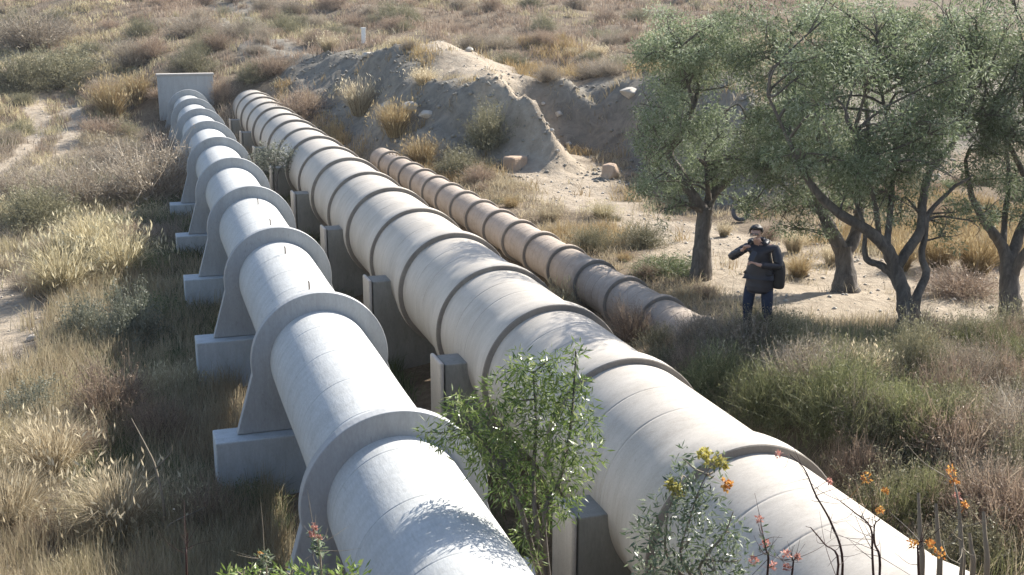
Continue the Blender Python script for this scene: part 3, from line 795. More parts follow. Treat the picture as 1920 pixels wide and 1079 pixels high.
# ------------------------------------------------------------------ uncountable ground cover
def cover(name, mat, n, region, hrange, per, lab, wide=1.0, accept=None, lean=.5, spread=.22, power=1.0):
    """tufts of blades scattered over region((x0,x1),(y0,y1)); thinner and denser near the camera"""
    (x0, x1), (y0, y1) = region
    m = n * 6
    u = rng.random(m)
    y = y0 * (y1 / y0) ** (u ** power); x = rng.uniform(x0, x1, m)
    if accept is not None:
        k = rng.random(m) < accept(x, y); x, y = x[k], y[k]
    x, y = x[:n], y[:n]; n = len(x)
    if n == 0: return
    d = np.hypot(x, y)
    f = np.clip(d / 20, .7, 6)
    X = np.repeat(x, per); Y = np.repeat(y, per); Fq_ = np.repeat(f, per); N = n * per
    sp = spread * np.sqrt(Fq_)
    bx = X + rng.normal(size=N) * sp * .5; by = Y + rng.normal(size=N) * sp * .5
    bz = hgt(bx, by) - .03
    H = np.repeat(rng.uniform(.6, 1.15, n), per) * rng.uniform(*hrange, N)
    a = rng.uniform(0, 2 * np.pi, N); out = rng.random(N) * lean * H
    base = np.stack([bx, by, bz], -1)
    tip = base + np.stack([np.cos(a) * out, np.sin(a) * out, H * (1 - .2 * out / H)], -1)
    ctrl = base + np.stack([np.cos(a) * out * .3, np.sin(a) * out * .3, H * .7], -1)
    V, F = strips(base, tip, ctrl, .011 * Fq_ * wide, 2)
    ac = Acc(); ac.add(V, F, np.repeat(rng.random(n), per) * .55 + rng.random(N) * .45)
    o = link_mesh(name, ac.mesh(name), M[mat]); tag(o, lab, 'grass', None, 'stuff')

TYRE = ground_at(1388, 418)[0]
def clear(x, y, m=.1):
    k = np.ones(len(x))
    k *= ~(np.hypot(x - TYRE[0] + .5, y - TYRE[1] + 1.2) < 1.9)
    k *= ~((y < 62.5) & (np.abs(x - AXf(y)) < .75 + m)); k *= ~((y < 62) & (np.abs(x - BXf(y)) < .95 + m))
    k *= ~((y > 15.6) & (y < 41) & (np.abs(x - CX) < .42 + m))
    k *= 1 - np.clip(path_amt(x, y) * 1.3, 0, .96)
    bt = bank_t(x, y); k *= np.where((bt > -.2) & (bt < 2.8) & (y < 62), .12, 1)
    return k
nz = lambda x, y, s, o: np.clip(vnoise(x, y, s, o) * 2.2 + .5, 0, 1)
cover('dry_grass', 'brown_grass', 5200, ((-9, 2.2), (10, 32)), (.25, .75), 26, 'brown dry grass covering the slope left of the white pipe',
      accept=lambda x, y: clear(x, y) * (.35 + .65 * nz(x, y, 2, 1)))
cover('straw_grass', 'straw', 2600, ((-9, 2.2), (13, 48)), (.3, .7), 24, 'pale straw grass mixed into the slope left of the white pipe',
      accept=lambda x, y: clear(x, y) * nz(x, y, 2.5, 4) ** 1.5)
cover('pale_scrub', 'straw', 2600, ((-16, 1), (38, 100)), (.2, .55), 22, 'pale straw grass around the dirt track at the far left',
      accept=lambda x, y: clear(x, y) * (.35 + .65 * nz(x, y, 3, 3)), lean=.9)
cover('green_undergrowth', 'herb', 2400, ((-1.0, 5.4), (11, 46)), (.2, .55), 24, 'dark green undergrowth in the shade beside and between the pipes',
      wide=1.6, accept=lambda x, y: clear(x, y) * nz(x, y, 1.3, 7), lean=1.1)
cover('scrub_cover', 'twig_grey', 2600, ((-10, 5.4), (26, 60)), (.2, .6), 22, 'grey-brown scrub stems covering the left slope below the headwall',
      accept=lambda x, y: clear(x, y) * (.2 + .8 * nz(x, y, 3, 2)), lean=1.0)
cover('dry_litter', 'brown_grass', 4400, ((6.6, 22), (12, 42)), (.08, .36), 20, 'short brown dry grass and litter on the ground right of the pipes',
      accept=lambda x, y: clear(x, y) * (.25 + .75 * nz(x, y, 1.6, 3)), lean=1.2)
cover('tall_dry_grass', 'brown_grass', 1100, ((6.6, 14.5), (8, 14.2)), (.15, .45), 24, 'tall brown dry weeds along the right side of the beige pipe',
      accept=lambda x, y: clear(x, y) * (.35 + .65 * nz(x, y, 1.5, 5)), lean=.7)
cover('green_weeds', 'broom', 1100, ((6.6, 13.5), (8, 15)), (.15, .5), 24, 'green weeds at the lower right beside the beige pipe',
      accept=lambda x, y: clear(x, y) * nz(x, y, 1.8, 6), lean=.9)
cover('golden_cover', 'golden', 1800, ((6.6, 22), (20, 60)), (.15, .5), 22, 'golden dry grass around the mound and the clearing',
      accept=lambda x, y: clear(x, y) * nz(x, y, 2.6, 8) ** 2, lean=.9)
cover('hillside_grass', 'straw', 3600, ((-35, 60), (48, 125)), (.2, .6), 20, 'straw coloured grass over the far hillside',
      accept=lambda x, y: clear(x, y) * (np.abs(x - .34 * y) < y * .6) * nz(x, y, 7, 8), lean=1.0, power=.8)
cover('hillside_scrub', 'twig_brown', 3600, ((-35, 60), (48, 125)), (.2, .7), 20, 'brown and grey scrub over the far hillside',
      accept=lambda x, y: clear(x, y) * (np.abs(x - .34 * y) < y * .6) * (1 - nz(x, y, 7, 8)), lean=1.1, power=.8)
# ------------------------------------------------------------------ olive trees
def limb(a, pts, rad, seg=9, g=None):
    """adds a smooth tapered tube through pts (Catmull-Rom) to accumulator a (V,F lists)"""
    P = np.array(pts, float); Rr = np.array(rad, float)
    Q = []; RQ = []
    E = np.vstack([2 * P[0] - P[1], P, 2 * P[-1] - P[-2]])
    for i in range(len(P) - 1):
        for t in np.linspace(0, 1, 5, endpoint=(i == len(P) - 2)):
            p0, p1, p2, p3 = E[i:i + 4]
            Q.append(.5 * ((2 * p1) + (-p0 + p2) * t + (2 * p0 - 5 * p1 + 4 * p2 - p3) * t * t + (-p0 + 3 * p1 - 3 * p2 + p3) * t ** 3))
            RQ.append(Rr[i] * (1 - t) + Rr[i + 1] * t)
    Q = np.array(Q); RQ = np.array(RQ)
    T = np.gradient(Q, axis=0); T /= np.linalg.norm(T, axis=1, keepdims=True) + 1e-9
    ref = np.array([.3, .9, .1]); A = np.cross(T, ref); A /= np.linalg.norm(A, axis=1, keepdims=True) + 1e-9; B = np.cross(T, A)
    th = np.linspace(0, 2 * np.pi, seg, endpoint=False)
    gg = g or rng
    w1 = 1 + gg.normal(size=(len(Q), seg)) * .07
    V = Q[:, None] + (A[:, None] * np.cos(th)[None, :, None] + B[:, None] * np.sin(th)[None, :, None]) * (RQ[:, None] * w1)[..., None]
    i = np.arange(len(Q) * seg).reshape(len(Q), seg); j = np.roll(i, -1, 1)
    F = np.stack([i[:-1], j[:-1], j[1:], i[1:]], -1).reshape(-1, 4)
    a.add(V.reshape(-1, 3), F, np.zeros(len(Q) * seg))
    return Q

def spray(g, c, rad, n, L, W, hang=.2, flat=.8):
    v = g.normal(size=(n, 3)); v /= np.linalg.norm(v, axis=1, keepdims=True)
    p = c + v * (g.random((n, 1)) ** .45) * rad * [1, 1, flat]
    d = v * .7 + g.normal(size=(n, 3)) * .6 + [0, 0, -hang]
    return leaves(p, d, g.uniform(.7, 1.3, n) * L, g.uniform(.8, 1.2, n) * W, g)

def tree(name, label, group, base_px, d, limbs, clumps, seed, base_r, leaf_mat='olive_leaf', leaf=(.078, .018), per=720, hang=.2):
    """limbs: lists of (px,py,depth offset,radius) read off the photo at the tree's own distance; clumps: (px,py,depth offset,radius m)"""
    g = np.random.default_rng(seed)
    B = at_depth(base_px[0], base_px[1], d)
    gzv = gz(B[0], B[1]); root = empty(name, (B[0], B[1], gzv)); tag(root, label, 'tree', group)
    off = np.array([B[0], B[1], gzv])
    W = lambda px, py, o: at_depth(px, py, d + o) - off
    a = Acc(); nodes = []
    for li, L in enumerate(limbs):
        pts = [W(p[0], p[1], p[2]) for p in L]; rr = [p[3] for p in L]
        if li == 0:
            pts[0] = np.array([pts[0][0], pts[0][1], -.25])
            fl = pts[0].copy(); fl[2] = .12; pts.insert(1, fl * [1, 1, 1]); rr = [rr[0] * 1.5, rr[0] * 1.15] + rr[1:]
            rr = rr[:len(pts)]
        Q = limb(a, pts, rr, 10, g); nodes += list(Q[len(Q) // 3:])
    nodes = np.array(nodes)
    lf = Acc()
    for cx, cy, o, r in clumps:
        c = W(cx, cy, o) + g.normal(size=3) * .08
        k = int(np.argmin(np.linalg.norm(nodes - c, axis=1) + (nodes[:, 2] > c[2]) * .8))
        s = nodes[k]; m1 = (s * .6 + c * .4) + g.normal(size=3) * .12 + [0, 0, .08]
        limb(a, [s, m1, c, c + (c - m1) * .25 + g.normal(size=3) * .1], [.028, .018, .010, .004], 5, g)
        for _ in range(3):
            e = c + g.normal(size=3) * r * .6
            limb(a, [c * .7 + m1 * .3, (c + e) / 2 + g.normal(size=3) * .04, e], [.010, .007, .003], 4, g)
        sub = 5
        for _ in range(sub):
            cc = c + g.normal(size=3) * r * .5 * [1, 1, .75]
            n = int(per * (r / .45) ** 2 / sub)
            V, F = spray(g, cc, r * .55, n, leaf[0], leaf[1], hang)
            lf.add(V, F, np.clip(g.normal(.5, .24, n) + g.normal() * .12, 0, 1))
    link_mesh('trunk', a.mesh('trunk'), M['bark'], root)
    for p in root.children[0].data.polygons: p.use_smooth = True
    link_mesh('crown', lf.mesh('crown'), M[leaf_mat], root)
    return root

def crown(g, cx, cy, rx, ry, n, dr, r=(.32, .55), hollow=.3, bottom=None):
    out = []
    while len(out) < n:
        u = g.uniform(-1, 1, 3); q = np.linalg.norm(u)
        if q > 1 or q < hollow: continue
        x, y_ = cx + u[0] * rx, cy + u[1] * ry
        if bottom is not None and y_ > bottom(x): continue
        out.append((x, y_, u[2] * dr, g.uniform(*r)))
    return out

gt = np.random.default_rng(3)
# 1: left tree of the clearing
tree('olive_tree', 'leftmost olive tree, slim trunk forking low beside the path', 'olive trees around the clearing', (1315, 492), 23.6,
     [[(1315, 492, 0, .20), (1318, 440, 0, .16), (1322, 395, 0, .16)],
      [(1322, 400, 0, .13), (1300, 372, -.1, .12), (1276, 325, -.2, .09), (1256, 285, -.2, .075), (1280, 238, -.1, .06), (1302, 195, 0, .05), (1310, 150, .1, .035), (1322, 90, .1, .02)],
      [(1322, 400, 0, .12), (1338, 365, .2, .10), (1368, 335, .4, .07), (1395, 290, .6, .05), (1400, 220, .6, .03)],
      [(1302, 200, 0, .045), (1288, 150, -.2, .03), (1275, 90, -.3, .02)],
      [(1330, 380, .1, .06), (1326, 345, -.3, .045), (1322, 300, -.5, .03)],
      [(1290, 350, 0, .05), (1250, 330, .4, .035), (1225, 300, .6, .02)]],
     crown(gt, 1300, 200, 118, 175, 34, 1.5) + crown(gt, 1290, 90, 100, 90, 16, 1.3) +
     [(1205, 110, 0, .4), (1200, 200, .2, .4), (1205, 290, .2, .4), (1235, 345, .3, .35), (1220, 380, .3, .3), (1250, 30, 0, .4), (1330, 310, -.6, .4), (1380, 300, -.3, .4), (1400, 330, -.2, .35), (1360, 250, -.8, .4), (1215, 340, -.2, .38), (1240, 390, 0, .3), (1270, 370, -.5, .32), (1390, 360, 0, .35), (1345, 335, -.5, .32), (1195, 250, 0, .38), (1420, 260, 0, .4)], 21, .2)
# 2: second tree, behind
tree('olive_tree', 'second olive tree, pale thick trunk with a flared foot right of the person', 'olive trees around the clearing', (1585, 545), 22.6,
     [[(1585, 545, 0, .22), (1584, 500, 0, .17), (1580, 465, 0, .19)],
      [(1582, 480, 0, .15), (1562, 440, -.1, .13), (1545, 405, -.1, .11), (1520, 340, 0, .08), (1500, 270, .2, .06), (1480, 190, .2, .04), (1470, 110, .2, .02)],
      [(1582, 480, 0, .14), (1602, 445, .1, .12), (1612, 400, .1, .09), (1618, 330, .1, .07), (1628, 240, .2, .05), (1622, 165, .2, .04), (1640, 100, .3, .025)],
      [(1545, 405, 0, .07), (1505, 375, .4, .05), (1470, 350, .6, .03), (1440, 320, .6, .02)]],
     crown(gt, 1510, 220, 130, 170, 42, 1.5) + crown(gt, 1480, 85, 130, 90, 20, 1.3) +
     [(1450, 360, .2, .4), (1480, 390, .2, .4), (1510, 395, .2, .35), (1540, 390, .3, .35), (1430, 300, .2, .4), (1465, 420, .3, .3), (1500, 425, 0, .3), (1535, 415, -.3, .3), (1420, 370, .2, .35), (1445, 400, 0, .32), (1560, 380, .5, .35)], 22, .22)
# 3: forked tree in front
tree('olive_tree', 'nearest olive tree with a dark forked trunk and wide spreading limbs', 'olive trees around the clearing', (1705, 632), 18.9,
     [[(1705, 632, 0, .20), (1704, 595, 0, .175), (1702, 565, 0, .18)],
      [(1700, 580, 0, .13), (1692, 545, 0, .12), (1676, 500, 0, .115), (1662, 466, -.1, .10), (1625, 432, -.2, .09), (1575, 402, -.3, .075), (1532, 362, -.4, .06), (1500, 312, -.5, .045), (1478, 262, -.6, .03), (1440, 180, -.6, .02)],
      [(1688, 530, 0, .08), (1655, 500, .1, .06), (1628, 490, .2, .055), (1621, 470, .2, .045), (1621, 430, .3, .035), (1600, 370, .5, .03), (1582, 340, .6, .02)],
      [(1678, 505, 0, .09), (1702, 470, 0, .085), (1727, 430, 0, .08), (1730, 380, .1, .07), (1745, 320, .1, .055), (1790, 265, .2, .045), (1815, 200, .3, .03), (1820, 130, .3, .02)],
      [(1712, 580, 0, .10), (1722, 550, .05, .07), (1737, 515, .1, .065), (1728, 480, .1, .055), (1735, 440, .1, .05), (1742, 400, .2, .04), (1790, 350, .3, .03)],
      [(1662, 466, 0, .06), (1668, 410, .2, .05), (1672, 360, .3, .045), (1680, 280, .4, .035), (1665, 230, .4, .03), (1650, 160, .4, .025)],
      [(1648, 450, 0, .05), (1642, 390, -.3, .04), (1625, 330, -.5, .03), (1600, 250, -.6, .02)]],
     crown(gt, 1640, 200, 190, 185, 60, 1.7, (.3, .52), .35, lambda x: 400) + crown(gt, 1660, 70, 190, 90, 26, 1.5) +
     [(1490, 300, -.6, .35), (1560, 350, .4, .3), (1700, 400, .5, .32), (1760, 420, .3, .32), (1800, 390, .4, .38), (1650, 380, .6, .3), (1820, 330, .5, .38), (1590, 330, .6, .32), (1770, 150, -1.2, .4), (1790, 120, -1.2, .35), (1700, 330, -.5, .4), (1620, 300, -.8, .4), (1560, 290, -.8, .38), (1740, 290, -.7, .42), (1830, 420, .2, .3), (1780, 440, .1, .28), (1680, 240, -1.0, .4)], 23, .2)
# 4: right tree
tree('olive_tree', 'rightmost olive tree, half cut by the right edge of the view', 'olive trees around the clearing', (1895, 588), 20.2,
     [[(1895, 588, 0, .20), (1893, 540, 0, .16), (1891, 495, 0, .15)],
      [(1891, 500, 0, .12), (1880, 465, 0, .10), (1860, 435, -.1, .08), (1842, 412, -.1, .06), (1820, 360, -.2, .045), (1810, 300, -.2, .03)],
      [(1891, 500, 0, .11), (1908, 450, .1, .09), (1925, 400, .2, .07), (1940, 320, .2, .05), (1950, 220, .2, .03)],
      [(1896, 530, 0, .08), (1912, 490, -.2, .07), (1930, 462, -.3, .06), (1975, 400, -.4, .045), (2010, 320, -.4, .03)],
      [(1880, 465, 0, .06), (1885, 400, .3, .05), (1892, 330, .4, .035), (1880, 240, .4, .025)],
      [(1930, 350, 0, .05), (1890, 270, -.4, .04), (1850, 235, -.5, .03), (1800, 215, -.6, .02)]],
     crown(gt, 1910, 230, 130, 170, 46, 1.5, (.3, .5), .3, lambda x: 400) + crown(gt, 1900, 70, 140, 100, 22, 1.4) +
     [(1780, 170, -.8, .4), (1800, 140, -.8, .38), (1830, 170, -.7, .38), (1850, 400, .1, .35), (1890, 410, .3, .35), (1760, 200, -.6, .3), (2000, 380, 0, .4)], 24, .2)

# ------------------------------------------------------------------ saplings and flowering plants near the camera
def sapling(name, label, cat, d, root_xy, stems, clumps, seed, mat, leaf, per, hang, bark='bark', flowers=()):
    g = np.random.default_rng(seed)
    x, y = root_xy; z0 = gz(x, y); root = empty(name, (x, y, z0)); tag(root, label, cat)
    off = np.array([x, y, z0]); a = Acc(); nodes = []
    for st in stems:
        pts = [np.array([g.normal() * .05, g.normal() * .05, -.1])] + [at_depth(px, py, d + o) - off for px, py, o in st]
        n = len(pts); Q = limb(a, pts, list(np.linspace(.03, .008, n) * (.45 if d < 9 else 1)), 6, g); nodes += list(Q[len(Q) // 3:])
    nodes = np.array(nodes); lf = Acc()
    for cx, cy, o, r in clumps:
        c = at_depth(cx, cy, d + o) - off
        s = nodes[int(np.argmin(np.linalg.norm(nodes - c, axis=1) + (nodes[:, 2] > c[2]) * .4))]
        limb(a, [s, (s + c) / 2 + g.normal(size=3) * .05, c], [.010, .006, .003], 5, g)
        n = int(per * (r / .25) ** 2)
        V, F = spray(g, c, r, n, leaf[0], leaf[1], hang, 1.0); lf.add(V, F, np.clip(g.normal(.5, .27, n), 0, 1))
    link_mesh('stem', a.mesh('stem'), M[bark], root)
    link_mesh('foliage', lf.mesh('foliage'), M[mat], root)
    for cx, cy, o, r, fm in flowers:
        c = at_depth(cx, cy, d + o) - off; k = 60
        s = nodes[int(np.argmin(np.linalg.norm(nodes - c, axis=1)))]
        fa = Acc(); V, F = spray(g, c, r, k, .03, .022, -.3, 1.0); fa.add(V, F, g.random(k)); V, F = strips(np.array([s]), np.array([c]), np.array([(s + c) / 2]), np.array([.008]), 3, g); fa.add(V, F, np.array([.2]))
        link_mesh('flower_head', fa.mesh('flower_head'), M[fm], root)
    return root

WC = [(1000, 715, .4, .26), (935, 745, .2, .24), (1060, 750, .2, .26), (870, 790, -.1, .24), (960, 805, 0, .28), (1045, 815, 0, .28), (1095, 850, -.3, .2), (838, 822, -.2, .16), (800, 812, -.2, .10),
      (920, 860, 0, .26), (1000, 870, 0, .3), (1065, 900, -.2, .22), (955, 915, 0, .22), (1015, 950, 0, .22), (985, 1005, 0, .16), (1055, 950, -.2, .16), (1085, 720, .1, .14),
      (1080, 660, .2, .10), (1100, 790, -.1, .16), (900, 830, .2, .22), (1040, 690, .3, .2), (975, 690, .3, .18), (1010, 760, .2, .3), (1000, 1050, 0, .1), (860, 760, 0, .14)]
sapling('leafy_sapling', 'bright green leafy sapling growing up between the white and beige pipes', 'sapling', 10.7, (4.0, 10.3),
        [[(1010, 1010, 0), (1000, 900, 0), (1005, 800, .1), (1000, 700, .3)], [(990, 1000, 0), (940, 880, 0), (880, 800, 0), (840, 800, -.1)],
         [(1020, 1000, 0), (1050, 900, -.1), (1070, 800, 0), (1080, 670, .2)]], WC, 31, 'willow_leaf', (.085, .016), 330, .35)
AC_ = [(1290, 905, .1, .16), (1250, 960, 0, .17), (1320, 960, 0, .17), (1370, 1000, 0, .14), (1215, 1000, 0, .15), (1270, 1020, 0, .2), (1330, 1040, 0, .2), (1220, 1060, 0, .15), (1390, 1050, 0, .12),
       (1340, 870, .1, .09), (1280, 860, .1, .08), (1280, 1085, 0, .2), (1350, 1100, 0, .2), (1230, 1110, 0, .2), (1300, 935, 0, .14)]
sapling('flowering_shrub', 'dusty green shrub with small yellow flower heads before the beige pipe', 'shrub', 7.9, (4.2, 6.0),
        [[(1295, 1079, 0), (1298, 960, 0), (1335, 868, 0)], [(1280, 1079, 0), (1250, 980, 0), (1270, 920, 0)], [(1320, 1090, 0), (1360, 1000, 0), (1375, 960, 0)]],
        AC_, 32, 'acacia_leaf', (.055, .014), 430, .1, 'stalk_pale',
        [(1335, 862, 0, .055, 'yellow'), (1318, 850, 0, .04, 'yellow'), (1355, 870, 0, .035, 'yellow'), (1270, 922, 0, .045, 'yellow'), (1258, 910, 0, .03, 'yellow'), (1362, 910, -.1, .03, 'orange')])
sapling('bushy_sapling', 'small pale green sapling between the pipes in their far stretch', 'sapling', 37.5, (4.3, 35.6),
        [[(515, 320, 0), (515, 295, 0)], [(520, 330, 0), (545, 300, 0)]],
        [(500, 290, 0, .45), (525, 285, 0, .4), (545, 300, 0, .4), (485, 300, 0, .35), (515, 305, 0, .4), (560, 312, 0, .25)], 33, 'silver', (.10, .03), 120, .1)

def flower_stem(label, d, base_px, stem, heads, seed, mat='stalk_red', w=.0065, leafy=0, cat='flower'):
    g = np.random.default_rng(seed)
    top = at_depth(stem[0][0], stem[0][1], d); P0 = at_depth(base_px, 1085, d)
    x, y = P0[0] + g.normal() * .05, P0[1] + g.normal() * .05; z0 = gz(x, y)
    root = empty('flower_stem', (x, y, z0)); tag(root, label, cat, None); off = np.array([x, y, z0]); sc_ = 1.0
    a = Acc(); pts = [np.array([0, 0, -.08])] + [at_depth(px, py, d + g.normal() * .03) - off for px, py in stem]
    n = len(pts); Q = limb(a, pts, list(np.linspace(w * 1.4, w * .45, n)), 6, g)
    for k in range(15):
        s = Q[int(g.integers(len(Q) // 4, len(Q)))]; dv = g.normal(size=3) * .055 + [0, 0, .045]; ln = g.uniform(.5, 3.0)
        limb(a, [s, s + dv * .5 * ln + [0, 0, -.01], s + dv * ln + g.normal(size=3) * .02], [w * .35, w * .25, w * .1], 4, g)
    link_mesh('stem', a.mesh('stem'), M[mat], root)
    if leafy:
        lf = Acc(); k = leafy; i = g.integers(len(Q) // 3, len(Q), k)
        V, F = leaves(Q[i] + g.normal(size=(k, 3)) * .02, g.normal(size=(k, 3)) + [0, 0, .2], np.full(k, .05), np.full(k, .013), g); lf.add(V, F, g.random(k))
        link_mesh('foliage', lf.mesh('foliage'), M['acacia_leaf'], root)
    for px, py, r, fm in heads:
        c = at_depth(px, py, d) - off; k = 34
        V, F = spray(g, c, r * .85, k, .020, .014, -.3, 1.0); fa = Acc(); fa.add(V, F, g.random(k))
        s = Q[int(np.argmin(np.linalg.norm(Q - c, axis=1)))]
        V, F = strips(np.array([s]), np.array([c]), np.array([(s + c) / 2 + [0, 0, -.02]]), np.array([.006]), 3, g); fa.add(V, F, np.array([.1]))
        link_mesh('flower_head', fa.mesh('flower_head'), M[fm], root)
flower_stem('tall bare stem with a coral flower head over the right shoulder of the beige pipe', 7.2, 1590, [(1580, 1060), (1560, 985), (1530, 930), (1508, 880), (1480, 852)], [(1460, 852, .022, 'pink'), (1555, 903, .015, 'pink')], 41)
flower_stem('branching dark stem with orange flower heads beside the beige pipe', 7.4, 1640, [(1636, 1050), (1632, 990), (1600, 960), (1575, 940)], [(1624, 897, .036, 'orange'), (1660, 922, .02, 'orange'), (1650, 957, .026, 'orange')], 42)
flower_stem('tall stem topped by the largest orange flower cluster at the right', 7.0, 1800, [(1803, 1060), (1802, 990), (1795, 930), (1785, 895)], [(1783, 884, .032, 'orange'), (1790, 905, .026, 'orange'), (1795, 932, .02, 'pink'), (1810, 948, .015, 'orange')], 43, 'stalk_pale', .009)
flower_stem('short dark stem with a broad orange flower head at the bottom right', 6.6, 1722, [(1722, 1060), (1722, 1020), (1740, 1015)], [(1762, 1040, .036, 'orange'), (1712, 1020, .028, 'orange'), (1745, 1020, .02, 'orange')], 44)
flower_stem('dark thin stem with tiny buds in front of the bright beige pipe', 6.8, 1650, [(1650, 1060), (1640, 1020), (1640, 985), (1650, 975)], [], 45)
flower_stem('dark thin forked stem between the orange flowers on the beige pipe', 6.8, 1570, [(1572, 1060), (1545, 1020), (1520, 990)], [], 46)
flower_stem('low stem with salmon flower heads in front of the shaded side of the beige pipe', 6.9, 1440, [(1440, 1065), (1436, 1030), (1430, 1000)], [(1424, 974, .018, 'pink'), (1434, 1020, .024, 'pink'), (1412, 1052, .026, 'pink'), (1448, 1062, .02, 'pink')], 47, leafy=20)
flower_stem('low stem with red-pink flower heads beside the salmon one', 6.9, 1486, [(1486, 1070), (1484, 1050)], [(1475, 1040, .028, 'pink'), (1496, 1045, .014, 'pink'), (1475, 1064, .02, 'pink')], 48)
flower_stem('leafy plant with one orange flower at the bottom beside the white pipe', 7.2, 500, [(500, 1075), (495, 1055)], [(491, 1044, .036, 'orange')], 49, 'stalk_pale', leafy=120, cat='flower')
flower_stem('leafy stem with pale pink buds in front of the white pipe', 7.2, 600, [(602, 1070), (598, 1030), (590, 1000)], [(590, 988, .018, 'pink'), (598, 1010, .02, 'pink'), (585, 1003, .014, 'pink')], 50, 'stalk_pale', leafy=110)
for i, (cx_, lab_) in enumerate([(455, 'low leafy plant at the bottom edge left of the orange flower by the white pipe'), (545, 'low leafy plant at the bottom edge between the orange flower and the pink buds'), (640, 'low leafy plant at the bottom edge against the white pipe')]):
    sapling('leafy_plant', lab_, 'plant', 7.3, tuple(at_depth(cx_, 1085, 7.3)[:2] + np.array([-.1, -.1])), [[(cx_, 1100, 0), (cx_ + 5, 1072, 0)], [(cx_, 1105, 0), (cx_ - 25, 1078, .1)]],
            [(cx_, 1085, 0, .10), (cx_ - 30, 1090, .1, .09), (cx_ + 30, 1082, 0, .09), (cx_ + 5, 1110, 0, .14)], 70 + i, 'willow_leaf', (.06, .016), 300, .0, 'stalk_pale')
flower_stem('dark red dry seed stalk at the bottom left', 7.6, 350, [(350, 1070), (350, 1030), (352, 1000)], [], 51)
for i, (px, top, lab) in enumerate([(1724, 925, 'thick pale dry stalk standing nearest the beige pipe'), (1757, 945, 'pale dry stalk between the flower clusters at the right'),
                                    (1800, 955, 'pale dry stalk right behind the largest orange flower cluster'), (1820, 1000, 'short pale dry stalk right of the largest orange flower cluster'), (1846, 960, 'pale dry stalk farthest right')]):
    d = 8.4; a = Acc(); P = at_depth(px + 6, 1085, d); z0 = gz(P[0], P[1]); off = np.array([P[0], P[1], z0])
    pts = [np.array([0, 0, -.1]), at_depth(px + 5, 1060, d) - off, at_depth(px + 1, (1060 + top) / 2, d) - off, at_depth(px - 2, top, d) - off]
    limb(a, pts, [.026, .022, .017, .011], 8)
    o = link_mesh('dry_stalk', a.mesh('dry_stalk'), M['stalk_pale'], None, tuple(off)); tag(o, lab, 'stalk', 'pale dry stalks at the lower right')
# bare bleached branch in the grass at the left
a = Acc(); P, dd = ground_at(300, 1010); off = P
W = lambda px, py, o=0: at_depth(px, py, dd - .5 + o) - off
limb(a, [np.array([0, 0, -.1]), W(308, 960), W(292, 880), W(272, 835), W(246, 785)], [.028, .022, .018, .014, .006], 6)
limb(a, [W(310, 1000), W(322, 982), W(385, 952)], [.018, .014, .006], 6); limb(a, [W(292, 880), W(320, 850), W(322, 835)], [.012, .008, .004], 5)
tag(link_mesh('bare_branch', a.mesh('bare_branch'), M['stalk_pale'], None, tuple(off)), 'bleached bare branch sticking up from the grass left of the white pipe', 'branch')

# ------------------------------------------------------------------ rubble on the bank and the tracks
def gravel(name, lab, n, region, size, accept, mat):
    (x0, x1), (y0, y1) = region; g = np.random.default_rng(77)
    x = g.uniform(x0, x1, n * 8); y = g.uniform(y0, y1, n * 8); k = g.random(n * 8) < accept(x, y); x, y = x[k][:n], y[k][:n]; n = len(x)
    s_ = size[0] + (size[1] - size[0]) * g.random(n) ** 3
    D = np.array([(1, 0, 0), (0, 1, 0), (-1, 0, 0), (0, -1, 0), (0, 0, 1), (0, 0, -1)], float)
    V = D[None] * s_[:, None, None] * g.uniform(.6, 1.2, (n, 6, 1)) * [1, 1, .7]
    a_ = g.uniform(0, 6.28, n); c_, n_ = np.cos(a_)[:, None], np.sin(a_)[:, None]
    V = np.stack([V[..., 0] * c_ - V[..., 1] * n_, V[..., 0] * n_ + V[..., 1] * c_, V[..., 2]], -1) + np.stack([x, y, hgt(x, y) + s_ * .15], -1)[:, None]
    f = np.array([(0, 1, 4), (1, 2, 4), (2, 3, 4), (3, 0, 4), (1, 0, 5), (2, 1, 5), (3, 2, 5), (0, 3, 5)])
    F = (f[None] + (np.arange(n) * 6)[:, None, None]).reshape(-1, 3)
    tag(link_mesh(name, np_mesh(name, V.reshape(-1, 3), F), M[mat]), lab, 'gravel', None, 'stuff')
gravel('rubble', 'loose rubble scattered over the face and foot of the earth bank', 4200, ((4, 30), (26, 62)), (.02, .13),
       lambda x, y: ((bank_t(x, y) > -1.2) & (bank_t(x, y) < 3)) * (.15 + .85 * nz(x, y, 1.5, 9) ** 2), 'clod')
gravel('track_gravel', 'small stones lying on the dirt tracks and the clearing', 3500, ((-8, 24), (14, 75)), (.015, .07),
       lambda x, y: np.clip(path_amt(x, y), 0, 1) * .9 + .02, 'rock')

# ------------------------------------------------------------------ rocks, tyre, post
def rock(name, x, y, s, mat, label, cat, seed, group=None):
    g = random.Random(seed); bm = bmesh.new()
    pts = [Vector((g.gauss(0, 1), g.gauss(0, 1), g.gauss(0, 1))).normalized() * g.uniform(.8, 1.1) for _ in range(26)]
    for p in pts: bm.verts.new((p.x * s[0] / 2, p.y * s[1] / 2, p.z * s[2] / 2))
    bmesh.ops.convex_hull(bm, input=bm.verts); bmesh.ops.delete(bm, geom=[v for v in bm.verts if not v.link_faces], context='VERTS')
    bmesh.ops.bevel(bm, geom=list(bm.edges), offset=min(s) * .04, segments=1, affect='EDGES')
    o = link_mesh(name, bm_mesh(name, bm), M[mat], None, (x, y, gz(x, y) + s[2] * .28)); tag(o, label, cat, group); return o
P, d = ground_at(1142, 335); rock('boulder', P[0], P[1], (.75, .6, .62), 'boulder', 'orange-brown boulder at the foot of the gully by the trees', 'boulder', 4)
P, d = ground_at(966, 318)
bm = bmesh.new(); box(bm, (0, 0, .12), (.7, .5, .6), .08, .5)
